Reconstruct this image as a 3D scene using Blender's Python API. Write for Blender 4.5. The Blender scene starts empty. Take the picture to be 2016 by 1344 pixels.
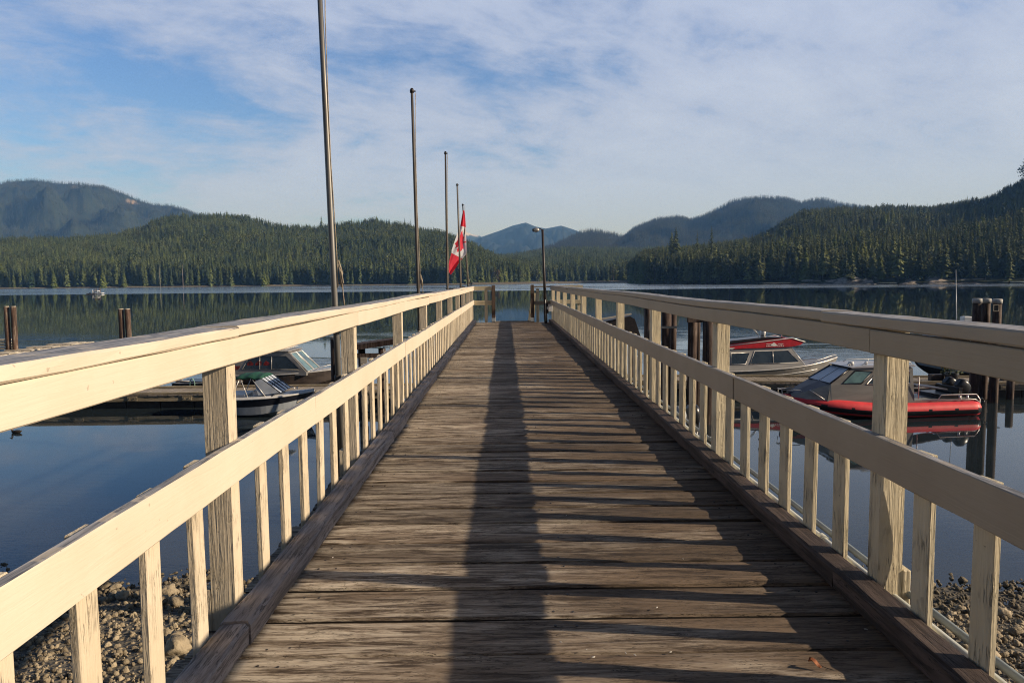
import bpy, bmesh, math, random
from math import sin, cos, pi, radians, atan2, sqrt, exp
from mathutils import Vector, Matrix, noise as mnoise

random.seed(7)
S = bpy.context.scene
COL = S.collection
R = radians

# ------------------------------------------------------------------ camera
FPX, PW, PH = 1500.0, 2016.0, 1344.0
CAM = Vector((0, 0, 1.30))
YAW, PITCH, ROLL = 0.0079, 0.0819, 0.009
fwd = Vector((sin(YAW) * cos(PITCH), cos(YAW) * cos(PITCH), -sin(PITCH)))
r0 = Vector((cos(YAW), -sin(YAW), 0))
u0 = r0.cross(fwd)
rgt = r0 * cos(ROLL) - u0 * sin(ROLL)
upv = u0 * cos(ROLL) + r0 * sin(ROLL)
cd = bpy.data.cameras.new('camera')
cam = bpy.data.objects.new('camera', cd)
COL.objects.link(cam)
cd.sensor_width = 36.0
cd.lens = 36.0 * FPX / PW
cd.clip_start = 0.05
cd.clip_end = 60000
mw = Matrix.Identity(4)
for i in range(3):
    mw[i][0], mw[i][1], mw[i][2], mw[i][3] = rgt[i], upv[i], -fwd[i], CAM[i]
cam.matrix_world = mw
S.camera = cam

def ray(px, py):
    return fwd + rgt * ((px - PW / 2) / FPX) - upv * ((py - PH / 2) / FPX)
def at_y(px, py, Y):
    d = ray(px, py)
    return CAM + d * ((Y - CAM.y) / d.y)
def at_z(px, py, Z):
    d = ray(px, py)
    return CAM + d * ((Z - CAM.z) / d.z)
def hor(px):                                   # picture row of the true horizon at column px
    d0, d1 = ray(px, 0).z, ray(px, 1344).z
    return 1344 * d0 / (d0 - d1)

WZ = -4.30                                     # water level
SLOPE = -0.0027                                # the pier falls a little towards the lake

# ------------------------------------------------------------------ light, sky, exposure
SUN_E, SUN_A = R(22.8), R(9)                  # elevation, how far behind the camera the sun stands (sun on the right)
sdir = Vector((cos(SUN_E) * cos(SUN_A), -cos(SUN_E) * sin(SUN_A), sin(SUN_E)))
ld = bpy.data.lights.new('sun', 'SUN')
ld.energy = 5.0
ld.angle = R(0.53)
ld.color = (1.0, 0.85, 0.69)
sun = bpy.data.objects.new('sun', ld)
COL.objects.link(sun)
sun.rotation_euler = (-sdir).to_track_quat('-Z', 'Y').to_euler()
S.view_settings.view_transform = 'Standard'
S.view_settings.look = 'None'
S.view_settings.exposure = 0.20
S.view_settings.gamma = 1.0

W = bpy.data.worlds.new('World')
S.world = W
W.use_nodes = True

class NT:
    """small helper round a node tree"""
    def __init__(s, tree):
        s.t = tree
        s.n = tree.nodes
        s.l = tree.links
    def new(s, typ, **kw):
        n = s.n.new(typ)
        for k, v in kw.items():
            if k == 'inp':
                for i, x in v.items():
                    s.put(n.inputs[i], x)
            else:
                setattr(n, k, v)
        return n
    def put(s, sock, x):
        if isinstance(x, bpy.types.NodeSocket):
            s.l.new(x, sock)
        elif isinstance(x, bpy.types.Node):
            s.l.new(x.outputs[0], sock)
        else:
            if isinstance(x, (tuple, list)) and sock.type == 'RGBA' and len(x) == 3:
                x = (*x, 1)
            sock.default_value = x
    def math(s, op, a, b=0.0, c=None, clamp=False):
        n = s.new('ShaderNodeMath', operation=op, use_clamp=clamp)
        s.put(n.inputs[0], a)
        s.put(n.inputs[1], b)
        if c is not None:
            s.put(n.inputs[2], c)
        return n.outputs[0]
    def vmath(s, op, a, b=(0, 0, 0)):
        n = s.new('ShaderNodeVectorMath', operation=op)
        s.put(n.inputs[0], a)
        s.put(n.inputs[1], b)
        return n.outputs[0]
    def mix(s, f, a, b):
        n = s.new('ShaderNodeMix', data_type='RGBA')
        s.put(n.inputs[0], f)
        s.put(n.inputs[6], a)
        s.put(n.inputs[7], b)
        return n.outputs[2]
    def noise(s, vec, scale=5, detail=6, rough=0.55, dist=0.0):
        n = s.new('ShaderNodeTexNoise', inp={'Scale': scale, 'Detail': detail, 'Roughness': rough, 'Distortion': dist})
        if vec is not None:
            s.put(n.inputs['Vector'], vec)
        return n.outputs['Fac']
    def ramp(s, f, lo, hi, a=0.0, b=1.0, smooth=True):
        n = s.new('ShaderNodeMapRange', interpolation_type='SMOOTHSTEP' if smooth else 'LINEAR')
        n.clamp = True
        s.put(n.inputs[0], f)
        for i, v in ((1, lo), (2, hi), (3, a), (4, b)):
            s.put(n.inputs[i], v)
        return n.outputs[0]
    def mapping(s, vec, scale=(1, 1, 1), loc=(0, 0, 0), rot=(0, 0, 0)):
        n = s.new('ShaderNodeMapping', inp={'Scale': scale, 'Location': loc, 'Rotation': rot})
        s.put(n.inputs[0], vec)
        return n.outputs[0]

def build_world():
    w = NT(W.node_tree)
    w.n.clear()
    out = w.new('ShaderNodeOutputWorld')
    bg = w.new('ShaderNodeBackground', inp={'Strength': 0.10})
    w.l.new(bg.outputs[0], out.inputs[0])
    sky = w.new('ShaderNodeTexSky')
    sky.sky_type = 'NISHITA'
    sky.sun_disc = False
    sky.sun_elevation = SUN_E
    sky.sun_rotation = R(90) + SUN_A
    sky.air_density = 1.0
    sky.dust_density = 0.6
    sky.ozone_density = 2.0
    sky.altitude = 50
    tc = w.new('ShaderNodeTexCoord')
    d = tc.outputs['Generated']
    sx = w.new('ShaderNodeSeparateXYZ')
    w.put(sx.inputs[0], d)
    zz = w.math('MAXIMUM', sx.outputs[2], 0.0)
    den = w.math('ADD', zz, 0.30)
    cx = w.math('DIVIDE', sx.outputs[0], den)
    cy = w.math('DIVIDE', sx.outputs[1], den)
    cv = w.new('ShaderNodeCombineXYZ', inp={0: cx, 1: cy, 2: 0.0})
    rot = w.mapping(cv.outputs[0], scale=(1.0, 1.0, 1), rot=(0, 0, R(-24)))
    big = w.noise(w.mapping(rot, scale=(0.70, 1.0, 1), loc=(3.1, 1.7, 0)), 1.7, 4, 0.55, 0.3)
    st = w.noise(w.mapping(rot, scale=(1.1, 1.6, 1), loc=(8.2, 4.4, 0)), 2.6, 9, 0.60, 0.6)
    puff = w.noise(w.mapping(rot, scale=(1.0, 1.15, 1), loc=(1.2, 9.3, 0)), 6.5, 9, 0.62, 0.5)
    rip = w.noise(w.mapping(rot, scale=(1.0, 1.9, 1), loc=(5.5, 2.2, 0)), 20.0, 5, 0.55, 0.2)
    # the veil thins towards the left of the view: the bank of cloud has its edge there
    def c0(n, k):
        return w.math('MULTIPLY', w.math('SUBTRACT', n, 0.5), k)
    edge = w.math('MINIMUM', w.math('MAXIMUM', w.math('MULTIPLY', w.math('ADD', cx, 0.40), 0.34), -0.13), 0.22)
    cov = w.math('ADD', w.math('ADD', c0(big, 1.10), c0(st, 0.85)), w.math('ADD', c0(puff, 0.42), c0(rip, 0.16)))
    cov = w.math('ADD', cov, edge)
    cov = w.math('ADD', cov, w.ramp(zz, 0.0, 0.30, 0.30, 0.0))
    # the cloud bank lies over the far side of the lake; out of view overhead and behind, clouds fade to cut ambient light
    up_fade = w.ramp(sx.outputs[2], 0.45, 0.58, 1.0, 0.0)
    back_fade = w.ramp(sx.outputs[1], -0.25, 0.25, 0.25, 1.0)
    m = w.math('MULTIPLY', w.ramp(cov, -0.20, 0.22, 0.0, 0.94), w.math('MULTIPLY', up_fade, back_fade))
    thick = w.ramp(cov, 0.0, 0.55)
    cloud = w.mix(thick, (3.75, 4.5, 6.6, 1), (4.8, 5.55, 7.5, 1))
    cloud = w.mix(w.ramp(zz, 0.03, 0.22, 1.0, 0.0), cloud, (4.1, 5.15, 7.9, 1))
    tint = w.new('ShaderNodeMix', data_type='RGBA', blend_type='MULTIPLY')
    tint.inputs[0].default_value = 1.0
    w.put(tint.inputs[6], sky.outputs[0])
    side = w.math('MAXIMUM', w.ramp(zz, 0.42, 0.62), w.ramp(sx.outputs[1], 0.20, -0.10))  # unseen sky overhead and behind dimmed so that shaded surfaces get darker
    w.put(tint.inputs[7], w.mix(side, (0.72, 0.94, 1.36, 1), (0.22, 0.24, 0.28, 1)))
    c = w.mix(m, tint.outputs[2], cloud)
    w.put(bg.inputs[0], c)
build_world()

cy_ = S.cycles
cy_.use_denoising = True
cy_.denoising_prefilter = "NONE"
cy_.denoising_input_passes = "RGB_ALBEDO_NORMAL"
cy_.use_adaptive_sampling = False
cy_.use_light_tree = True
cy_.sample_clamp_indirect = 2.5
cy_.filter_width = 1.1
cy_.max_bounces = 6
cy_.diffuse_bounces = 3
cy_.glossy_bounces = 3
cy_.transparent_max_bounces = 12
cy_.volume_bounces = 0
cy_.caustics_reflective = False
cy_.caustics_refractive = False

# ------------------------------------------------------------------ helpers
def tag(o, label=None, cat=None, group=None, kind=None):
    if label: o['label'] = label
    if cat: o['category'] = cat
    if group: o['group'] = group
    if kind: o['kind'] = kind
    return o

def empty(name, loc=(0, 0, 0), rz=0.0, parent=None):
    o = bpy.data.objects.new(name, None)
    o.location = loc
    o.rotation_euler = (0, 0, rz)
    o.empty_display_size = 0.2
    COL.objects.link(o)
    if parent: o.parent = parent
    return o

def copy_tree(o, parent=None):
    kids = list(o.children)
    c = o.copy()
    COL.objects.link(c)
    c.parent = parent
    for k in kids:
        copy_tree(k, c)
    return c

class MB:
    """collects vertices and faces; build() links them as ONE mesh object"""
    def __init__(s):
        s.v, s.f, s.m, s.sm = [], [], [], []
        s.mi = 0
        s.smooth = False
    def add(s, vs, fs, mi=None, smooth=None):
        b = len(s.v)
        s.v += [tuple(p) for p in vs]
        for f in fs:
            s.f.append(tuple(b + i for i in f))
            s.m.append(s.mi if mi is None else mi)
            s.sm.append(s.smooth if smooth is None else smooth)
        return s
    def box(s, a, b, M=None, mi=None):
        x0, y0, z0 = a
        x1, y1, z1 = b
        vs = [Vector(p) for p in ((x0, y0, z0), (x1, y0, z0), (x1, y1, z0), (x0, y1, z0), (x0, y0, z1), (x1, y0, z1), (x1, y1, z1), (x0, y1, z1))]
        if M is not None: vs = [M @ p for p in vs]
        return s.add(vs, [(3, 2, 1, 0), (4, 5, 6, 7), (0, 1, 5, 4), (1, 2, 6, 5), (2, 3, 7, 6), (3, 0, 4, 7)], mi, False)
    def loft(s, rings, close=True, caps=True, mi=None, smooth=None, mats=None):
        n = len(rings[0])
        vs = [p for r in rings for p in r]
        b = len(s.v)
        s.v += [tuple(p) for p in vs]
        k = n if close else n - 1
        for i in range(len(rings) - 1):
            for j in range(k):
                j2 = (j + 1) % n
                s.f.append((b + i * n + j, b + i * n + j2, b + (i + 1) * n + j2, b + (i + 1) * n + j))
                s.m.append(mats(i, j) if mats else (s.mi if mi is None else mi))
                s.sm.append(s.smooth if smooth is None else smooth)
        if caps and close:
            for base, rev in ((0, True), ((len(rings) - 1) * n, False)):
                idx = [b + base + j for j in range(n)]
                s.f.append(tuple(reversed(idx)) if rev else tuple(idx))
                s.m.append(s.mi if mi is None else mi)
                s.sm.append(False)
        return s
    def tube(s, path, r, n=8, mi=None, closed=False, caps=True):
        pts = [Vector(p) for p in path]
        rings = []
        L = len(pts)
        for i, p in enumerate(pts):
            if closed:
                t = (pts[(i + 1) % L] - pts[i - 1])
            else:
                t = pts[min(i + 1, L - 1)] - pts[max(i - 1, 0)]
            if t.length < 1e-9: t = Vector((0, 0, 1))
            t.normalize()
            ref = Vector((0, 0, 1)) if abs(t.z) < 0.9 else Vector((0, 1, 0))
            a = t.cross(ref).normalized()
            c = a.cross(t).normalized()
            rr = r[i] if isinstance(r, (list, tuple)) else r
            rings.append([p + a * (cos(q * 2 * pi / n) * rr) + c * (sin(q * 2 * pi / n) * rr) for q in range(n)])
        if closed: rings.append(rings[0])
        return s.loft(rings, True, caps and not closed, mi, True)
    def prism(s, poly, axis, a0, a1, mi=None):
        """polygon in the plane across axis ('y': poly is (x,z)), from a0 to a1"""
        def P(p, a):
            return {'y': (p[0], a, p[1]), 'x': (a, p[0], p[1]), 'z': (p[0], p[1], a)}[axis]
        n = len(poly)
        vs = [P(p, a0) for p in poly] + [P(p, a1) for p in poly]
        fs = [tuple(reversed(range(n))), tuple(range(n, 2 * n))] + [(i, (i + 1) % n, n + (i + 1) % n, n + i) for i in range(n)]
        return s.add(vs, fs, mi, False)
    def ball(s, c, r, n=10, m=7, sc=(1, 1, 1), mi=None, jit=0.0, seed=0):
        rings = []
        for i in range(1, m):
            th = pi * i / m
            ring = []
            for j in range(n):
                p = Vector((sin(th) * cos(2 * pi * j / n), sin(th) * sin(2 * pi * j / n), cos(th)))
                k = r * (1 + jit * mnoise.noise(p * 1.7 + Vector((seed * 3.1, seed, 0))))
                ring.append((c[0] + p.x * k * sc[0], c[1] + p.y * k * sc[1], c[2] + p.z * k * sc[2]))
            rings.append(ring)
        b = len(s.v)
        s.loft(rings, True, False, mi, True)
        top = len(s.v); s.v.append((c[0], c[1], c[2] + r * sc[2]))
        bot = len(s.v); s.v.append((c[0], c[1], c[2] - r * sc[2]))
        q = b + (m - 2) * n
        for j in range(n):
            s.f.append((top, b + (j + 1) % n, b + j)[::-1]); s.m.append(mi or s.mi); s.sm.append(True)
            s.f.append((bot, q + j, q + (j + 1) % n)[::-1]); s.m.append(mi or s.mi); s.sm.append(True)
        return s
    def mesh(s, name, mats, bevel=0.0):
        me = bpy.data.meshes.new(name)
        me.from_pydata(s.v, [], s.f)
        for m in (mats if isinstance(mats, (list, tuple)) else [mats]):
            me.materials.append(m)
        me.polygons.foreach_set('material_index', s.m)
        me.polygons.foreach_set('use_smooth', s.sm)
        bm = bmesh.new()
        bm.from_mesh(me)
        bmesh.ops.recalc_face_normals(bm, faces=bm.faces)
        if bevel:
            bmesh.ops.bevel(bm, geom=list(bm.edges), offset=bevel, segments=1, affect='EDGES', clamp_overlap=True)
        bm.to_mesh(me)
        bm.free()
        me.update()
        return me
    def build(s, name, mats, parent=None, bevel=0.0, loc=(0, 0, 0)):
        o = bpy.data.objects.new(name, s.mesh(name, mats, bevel))
        o.location = loc
        COL.objects.link(o)
        if parent: o.parent = parent
        return o

def link_mesh(name, me, parent=None, loc=(0, 0, 0)):
    o = bpy.data.objects.new(name, me)
    o.location = loc
    COL.objects.link(o)
    if parent: o.parent = parent
    return o

def fbm(p, o=4):
    return mnoise.fractal(Vector(p), 1.0, 2.0, o)

# ------------------------------------------------------------------ materials
def new_mat(name):
    m = bpy.data.materials.new(name)
    m.use_nodes = True
    t = NT(m.node_tree)
    t.n.clear()
    o = t.new('ShaderNodeOutputMaterial')
    b = t.new('ShaderNodeBsdfPrincipled')
    t.l.new(b.outputs[0], o.inputs[0])
    return m, t, b, o

def coords(t, rnd=True):
    tc = t.new('ShaderNodeTexCoord')
    v = tc.outputs['Object']
    if rnd:
        oi = t.new('ShaderNodeObjectInfo')
        k = t.math('MULTIPLY', oi.outputs['Random'], 37.0)
        v = t.vmath('ADD', v, t.new('ShaderNodeCombineXYZ', inp={0: k, 1: k, 2: k}).outputs[0])
    return v

def mat(name, c1, c2=None, rough=0.6, metal=0.0, scale=6.0, stretch=(1, 1, 1), bump=0.0, bdist=0.01, lo=0.35, hi=0.65, spec=0.5, coat=0.0):
    m, t, b, o = new_mat(name)
    if c2 is None: c2 = tuple(x * 0.8 for x in c1)
    v = t.mapping(coords(t), scale=stretch)
    n = t.noise(v, scale, 7, 0.6)
    t.put(b.inputs['Base Color'], t.mix(t.ramp(n, lo, hi), c1, c2))
    b.inputs['Roughness'].default_value = rough
    b.inputs['Metallic'].default_value = metal
    b.inputs['Specular IOR Level'].default_value = spec
    b.inputs['Coat Weight'].default_value = coat
    if bump:
        bp = t.new('ShaderNodeBump', inp={'Strength': bump, 'Distance': bdist})
        t.put(bp.inputs['Height'], t.noise(v, scale * 2.2, 6, 0.65))
        t.put(b.inputs['Normal'], bp.outputs[0])
    return m

def paint(name, axis, col, dirty, wear_top=False, crack=0.5, wood=(0.15, 0.12, 0.085)):
    """old oil paint on sawn timber, grain along axis"""
    m, t, b, o = new_mat(name)
    st = {'y': (1, 0.055, 1), 'z': (1, 1, 0.055), 'x': (0.055, 1, 1)}[axis]
    v = coords(t)
    g = t.mapping(v, scale=st)
    fine = t.noise(g, 90, 5, 0.6, 0.6)
    band = t.noise(g, 26, 5, 0.6, 1.2)
    blot = t.noise(v, 2.6, 5, 0.6)
    spots = t.noise(v, 38, 3, 0.5)
    c = t.mix(t.ramp(blot, 0.3, 0.72, 0, 1.0), col, dirty)
    ln = t.noise(g, 62, 5, 0.6, 1.0)
    line = t.ramp(t.math('ABSOLUTE', t.math('SUBTRACT', ln, 0.5)), 0.0, 0.022, 1.0, 0.0)
    line = t.math('MULTIPLY', line, t.ramp(t.noise(v, 7, 3, 0.5), 0.45, 0.58))
    flake = t.math('MULTIPLY', t.ramp(band, 0.63, 0.67), t.ramp(blot, 0.44, 0.60, 0.15, 1.0))
    line = t.math('MULTIPLY', line, t.ramp(fine, 0.35, 0.6))
    ck = t.math('MULTIPLY', t.math('MAXIMUM', line, flake), crack)
    c = t.mix(ck, c, wood)
    c = t.mix(t.math('MULTIPLY', t.ramp(spots, 0.73, 0.75), 0.35 + 0.3 * crack), c, wood)
    if wear_top:
        ge = t.new('ShaderNodeNewGeometry')
        sp = t.new('ShaderNodeSeparateXYZ')
        t.put(sp.inputs[0], ge.outputs['True Normal'])
        top = t.ramp(sp.outputs[2], 0.80, 0.92)
        wv = t.noise(g, 60, 6, 0.7, 0.8)
        grey = t.mix(t.ramp(wv, 0.36, 0.64), (0.10, 0.105, 0.12, 1), (0.46, 0.46, 0.47, 1))
        ps = t.ramp(t.noise(v, 9, 5, 0.65), 0.52, 0.60, 0.96, 0.45)
        c = t.mix(t.math('MULTIPLY', top, ps), c, grey)
    t.put(b.inputs['Base Color'], c)
    b.inputs['Roughness'].default_value = 0.55
    b.inputs['Specular IOR Level'].default_value = 0.35
    h = t.math('ADD', t.math('MULTIPLY', fine, 0.5), t.math('MULTIPLY', band, 1.0))
    h = t.math('SUBTRACT', h, t.math('MULTIPLY', ck, 0.8))
    bp = t.new('ShaderNodeBump', inp={'Strength': 0.9 if axis == 'z' else 0.45, 'Distance': 0.010 if axis == 'z' else 0.004})
    t.put(bp.inputs['Height'], h)
    t.put(b.inputs['Normal'], bp.outputs[0])
    return m

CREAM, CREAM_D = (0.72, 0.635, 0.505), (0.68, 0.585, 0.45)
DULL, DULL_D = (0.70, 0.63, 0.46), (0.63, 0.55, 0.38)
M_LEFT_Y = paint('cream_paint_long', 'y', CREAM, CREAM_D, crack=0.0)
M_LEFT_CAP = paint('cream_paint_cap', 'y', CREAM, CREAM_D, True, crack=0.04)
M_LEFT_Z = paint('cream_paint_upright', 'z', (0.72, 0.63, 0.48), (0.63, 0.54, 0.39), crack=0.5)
M_RIGHT_Y = paint('shaded_paint_long', 'y', (0.40, 0.335, 0.24), (0.37, 0.305, 0.215), crack=0.0)  # darker than the left boards: their shade is put into the paint colour
M_RIGHT_CAP = paint('shaded_paint_cap', 'y', (0.42, 0.355, 0.265), (0.38, 0.315, 0.23), True, crack=0.06)  # cap and middle rail, darkened likewise for the shaded side
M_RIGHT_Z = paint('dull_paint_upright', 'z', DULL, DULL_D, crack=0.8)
M_END_X = paint('end_rail_paint', 'x', (0.62, 0.55, 0.38), (0.50, 0.44, 0.31), True, crack=0.5)

def wood(name, c_dark, c_mid, c_light, axis, per_plank=False, rough=0.75, bump=0.6, gscale=1.0, spec=0.3):
    m, t, b, o = new_mat(name)
    q = 0.11 if per_plank else 0.05
    st = {'y': (1, q, 1), 'z': (1, 1, q), 'x': (q, 1, 1)}[axis]
    v = coords(t)
    if per_plank:
        at = t.new('ShaderNodeAttribute', attribute_name='tone')
        tone = at.outputs['Fac']
        k = t.math('MULTIPLY', tone, 91.0)
        v = t.vmath('ADD', v, t.new('ShaderNodeCombineXYZ', inp={0: k, 1: 0.0, 2: k}).outputs[0])
    g = t.mapping(v, scale=st)
    n1 = t.noise(g, 26 * gscale, 10, 0.74, 0.5)
    n2 = t.noise(g, 110 * gscale, 8, 0.72, 0.2)
    n3 = t.noise(t.mapping(v, scale={'y': (1, .3, 1), 'z': (1, 1, .3), 'x': (.3, 1, 1)}[axis]), 3.2, 5, 0.6, 0.4)
    c = t.mix(t.ramp(n1, 0.34, 0.58), c_dark, c_mid)
    if per_plank:
        tcx = t.new('ShaderNodeTexCoord')
        sxx = t.new('ShaderNodeSeparateXYZ')
        t.put(sxx.inputs[0], tcx.outputs['Object'])
        n3 = t.math('ADD', n3, t.ramp(sxx.outputs[0], -0.9, 0.9, 0.13, -0.07, False))
    c = t.mix(t.math('MULTIPLY', t.ramp(n3, 0.38, 0.68), t.ramp(n1, 0.40, 0.62)), c, c_light)
    ln = t.noise(g, 55 * gscale, 4, 0.6, 0.9)
    line = t.ramp(t.math('ABSOLUTE', t.math('SUBTRACT', ln, 0.5)), 0.0, 0.028, 1.0, 0.0)
    line = t.math('MULTIPLY', line, t.ramp(t.noise(v, 5, 3, 0.5), 0.42, 0.60, 0.1, 0.9))
    c = t.mix(t.math('MULTIPLY', t.ramp(n2, 0.58, 0.70), 0.5), c, tuple(x * 0.4 for x in c_dark))
    c = t.mix(line, c, tuple(x * 0.3 for x in c_dark))
    if per_plank:                               # long fine checks in the weathered face
        l2 = t.noise(t.mapping(v, scale=(0.04, 1, 1)), 95, 3, 0.5, 0.6)
        l2 = t.ramp(t.math('ABSOLUTE', t.math('SUBTRACT', l2, 0.5)), 0.0, 0.020, 0.85, 0.0)
        c = t.mix(l2, c, tuple(x * 0.4 for x in c_dark))
    if per_plank:
        f = t.ramp(tone, 0.0, 1.0, 0.66, 1.34, False)
        mul = t.new('ShaderNodeMix', data_type='RGBA', blend_type='MULTIPLY')
        mul.inputs[0].default_value = 1.0
        t.put(mul.inputs[6], c)
        t.put(mul.inputs[7], t.new('ShaderNodeCombineXYZ', inp={0: f, 1: f, 2: f}).outputs[0])
        c = mul.outputs[2]
    t.put(b.inputs['Base Color'], c)
    b.inputs['Roughness'].default_value = rough
    b.inputs['Specular IOR Level'].default_value = spec
    h = t.math('SUBTRACT', t.math('ADD', t.math('MULTIPLY', n1, 1.0), t.math('MULTIPLY', n2, 0.45)), t.math('MULTIPLY', line, 0.5))
    bp = t.new('ShaderNodeBump', inp={'Strength': bump, 'Distance': 0.012})
    t.put(bp.inputs['Height'], h)
    t.put(b.inputs['Normal'], bp.outputs[0])
    return m

M_DECK = wood('weathered_deck', (0.044, 0.031, 0.021), (0.170, 0.124, 0.084), (0.50, 0.44, 0.355), 'x', True)
M_GAP_SHADE = mat('gap_shade', (0.014, 0.011, 0.009), (0.022, 0.017, 0.013), 0.95, 0, 20)  # near-black plank sides: shade in the gaps put into the colour
M_CURB_L = wood('lit_curb_timber', (0.15, 0.13, 0.12), (0.36, 0.315, 0.295), (0.52, 0.47, 0.45), 'y')  # left curb lightened: sun on its inner face put into the colour
M_CURB_R = wood('shaded_curb_timber', (0.024, 0.018, 0.016), (0.060, 0.044, 0.038), (0.14, 0.105, 0.09), 'y')  # right curb darkened: its shade put into the colour
M_BEAM = wood('under_timber', (0.04, 0.032, 0.026), (0.09, 0.07, 0.055), (0.15, 0.12, 0.10), 'y')
M_PILE = wood('creosote_pile', (0.020, 0.013, 0.011), (0.060, 0.036, 0.028), (0.20, 0.15, 0.125), 'z', gscale=0.3)
M_PILE_L = wood('weathered_pile', (0.035, 0.024, 0.018), (0.12, 0.072, 0.052), (0.32, 0.27, 0.22), 'z', gscale=0.25)
M_DOCK = wood('grey_dock_planks', (0.15, 0.13, 0.105), (0.34, 0.295, 0.24), (0.48, 0.43, 0.37), 'x', gscale=0.35)
M_DOCKSIDE = wood('dock_side_timber', (0.13, 0.11, 0.075), (0.34, 0.29, 0.20), (0.50, 0.44, 0.33), 'x', gscale=0.35)
M_FLOATLOG = wood('pale_float_stringer', (0.34, 0.30, 0.23), (0.56, 0.50, 0.40), (0.72, 0.66, 0.55), 'x', gscale=0.3)
M_DARKFLOAT = mat('black_float_drum', (0.012, 0.012, 0.013), (0.03, 0.03, 0.028), 0.6)
M_STEEL = mat('galvanised_steel', (0.27, 0.265, 0.25), (0.15, 0.145, 0.135), 0.45, 0.55, 9, (1, 1, 0.1), 0.15, 0.002)
M_POLE_D = mat('dark_weathered_pole', (0.155, 0.14, 0.125), (0.075, 0.066, 0.058), 0.6, 0.25, 9, (1, 1, 0.1), 0.15, 0.002)
M_BLACK = mat('black_painted_steel', (0.016, 0.014, 0.015), (0.035, 0.026, 0.024), 0.5, 0, 12)
M_BLACKP = mat('black_plastic', (0.011, 0.011, 0.013), (0.018, 0.018, 0.02), 0.28, 0, 3)
M_WHITE = mat('white_gelcoat', (0.78, 0.78, 0.77), (0.66, 0.66, 0.65), 0.3, 0, 4)
M_GREYHULL = mat('pale_grey_gelcoat', (0.42, 0.46, 0.50), (0.34, 0.38, 0.42), 0.3, 0, 3)
M_ALU = mat('brushed_aluminium', (0.38, 0.372, 0.355), (0.27, 0.265, 0.255), 0.42, 0.30, 4, (0.15, 1, 1), 0.1, 0.002)
M_ALU_D = mat('dull_aluminium_plate', (0.25, 0.242, 0.23), (0.17, 0.166, 0.16), 0.45, 0.3, 4, (0.15, 1, 1))
M_ALU_L = mat('bright_aluminium', (0.74, 0.73, 0.71), (0.60, 0.59, 0.57), 0.35, 0.35, 6)
M_HULLDARK = mat('dark_bottom_paint', (0.055, 0.045, 0.042), (0.10, 0.08, 0.07), 0.5, 0.2, 3, (0.2, 1, 1))
M_NAVY = mat('navy_stripe', (0.008, 0.010, 0.018), (0.014, 0.016, 0.024), 0.3)
M_RED = mat('red_tube_fabric', (0.86, 0.065, 0.075), (0.72, 0.05, 0.06), 0.5, 0, 3, (1, 1, 1), 0.05)
M_REDD = mat('red_roof_paint', (0.50, 0.020, 0.034), (0.38, 0.016, 0.028), 0.35, 0, 5)
M_GREEN = mat('green_canvas', (0.010, 0.085, 0.055), (0.006, 0.05, 0.034), 0.75, 0, 7, (1, 1, 1), 0.4, 0.02)
M_GLASS = mat('tinted_glass', (0.014, 0.022, 0.028), (0.03, 0.042, 0.05), 0.06, 0, 2, spec=0.8)
M_PANE = mat('clear_vinyl_window', (0.58, 0.63, 0.70), (0.44, 0.50, 0.57), 0.30, 0, 2, spec=0.5)
M_TEAL = mat('teal_glass', (0.12, 0.22, 0.22), (0.05, 0.09, 0.10), 0.08, 0, 1.2, spec=0.8)
M_PVC = mat('white_conduit', (0.62, 0.64, 0.58), (0.50, 0.53, 0.48), 0.4, 0, 4, (1, 0.1, 1))
M_PVCG = mat('grey_conduit', (0.26, 0.30, 0.30), (0.20, 0.23, 0.23), 0.45, 0, 4, (1, 0.1, 1))
M_ROPE = mat('rope', (0.42, 0.36, 0.27), (0.25, 0.21, 0.16), 0.9, 0, 40)
M_ROPEG = mat('pale_green_rope', (0.30, 0.50, 0.42), (0.20, 0.36, 0.30), 0.9, 0, 40)
M_LAMP = mat('lamp_housing', (0.50, 0.50, 0.48), (0.36, 0.36, 0.34), 0.35, 0.5, 6)
M_FRED = mat('flag_red', (0.80, 0.050, 0.085), (0.70, 0.035, 0.065), 0.85, 0, 5)
M_FWHITE = mat('flag_white', (0.86, 0.86, 0.86), (0.78, 0.78, 0.79), 0.85, 0, 5)
M_SEAT = mat('red_life_vests', (0.40, 0.03, 0.03), (0.10, 0.03, 0.03), 0.8, 0, 8)
M_VINYL = mat('navy_vinyl', (0.035, 0.042, 0.075), (0.022, 0.026, 0.05), 0.5, 0, 4)
M_YEL = mat('yellow_flowers', (0.62, 0.50, 0.03), (0.45, 0.33, 0.02), 0.8, 0, 20)
M_LEAFG = mat('planter_leaves', (0.05, 0.075, 0.02), (0.025, 0.04, 0.012), 0.7, 0, 20)
M_LEAFO = mat('orange_dry_leaf', (0.34, 0.13, 0.05), (0.18, 0.055, 0.022), 0.7, 0, 60)
M_SHELL = mat('shell', (0.62, 0.60, 0.55), (0.5, 0.47, 0.42), 0.5, 0, 60)
M_DUCK = mat('duck_feathers', (0.02, 0.017, 0.015), (0.055, 0.045, 0.038), 0.7, 0, 30)

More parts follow.
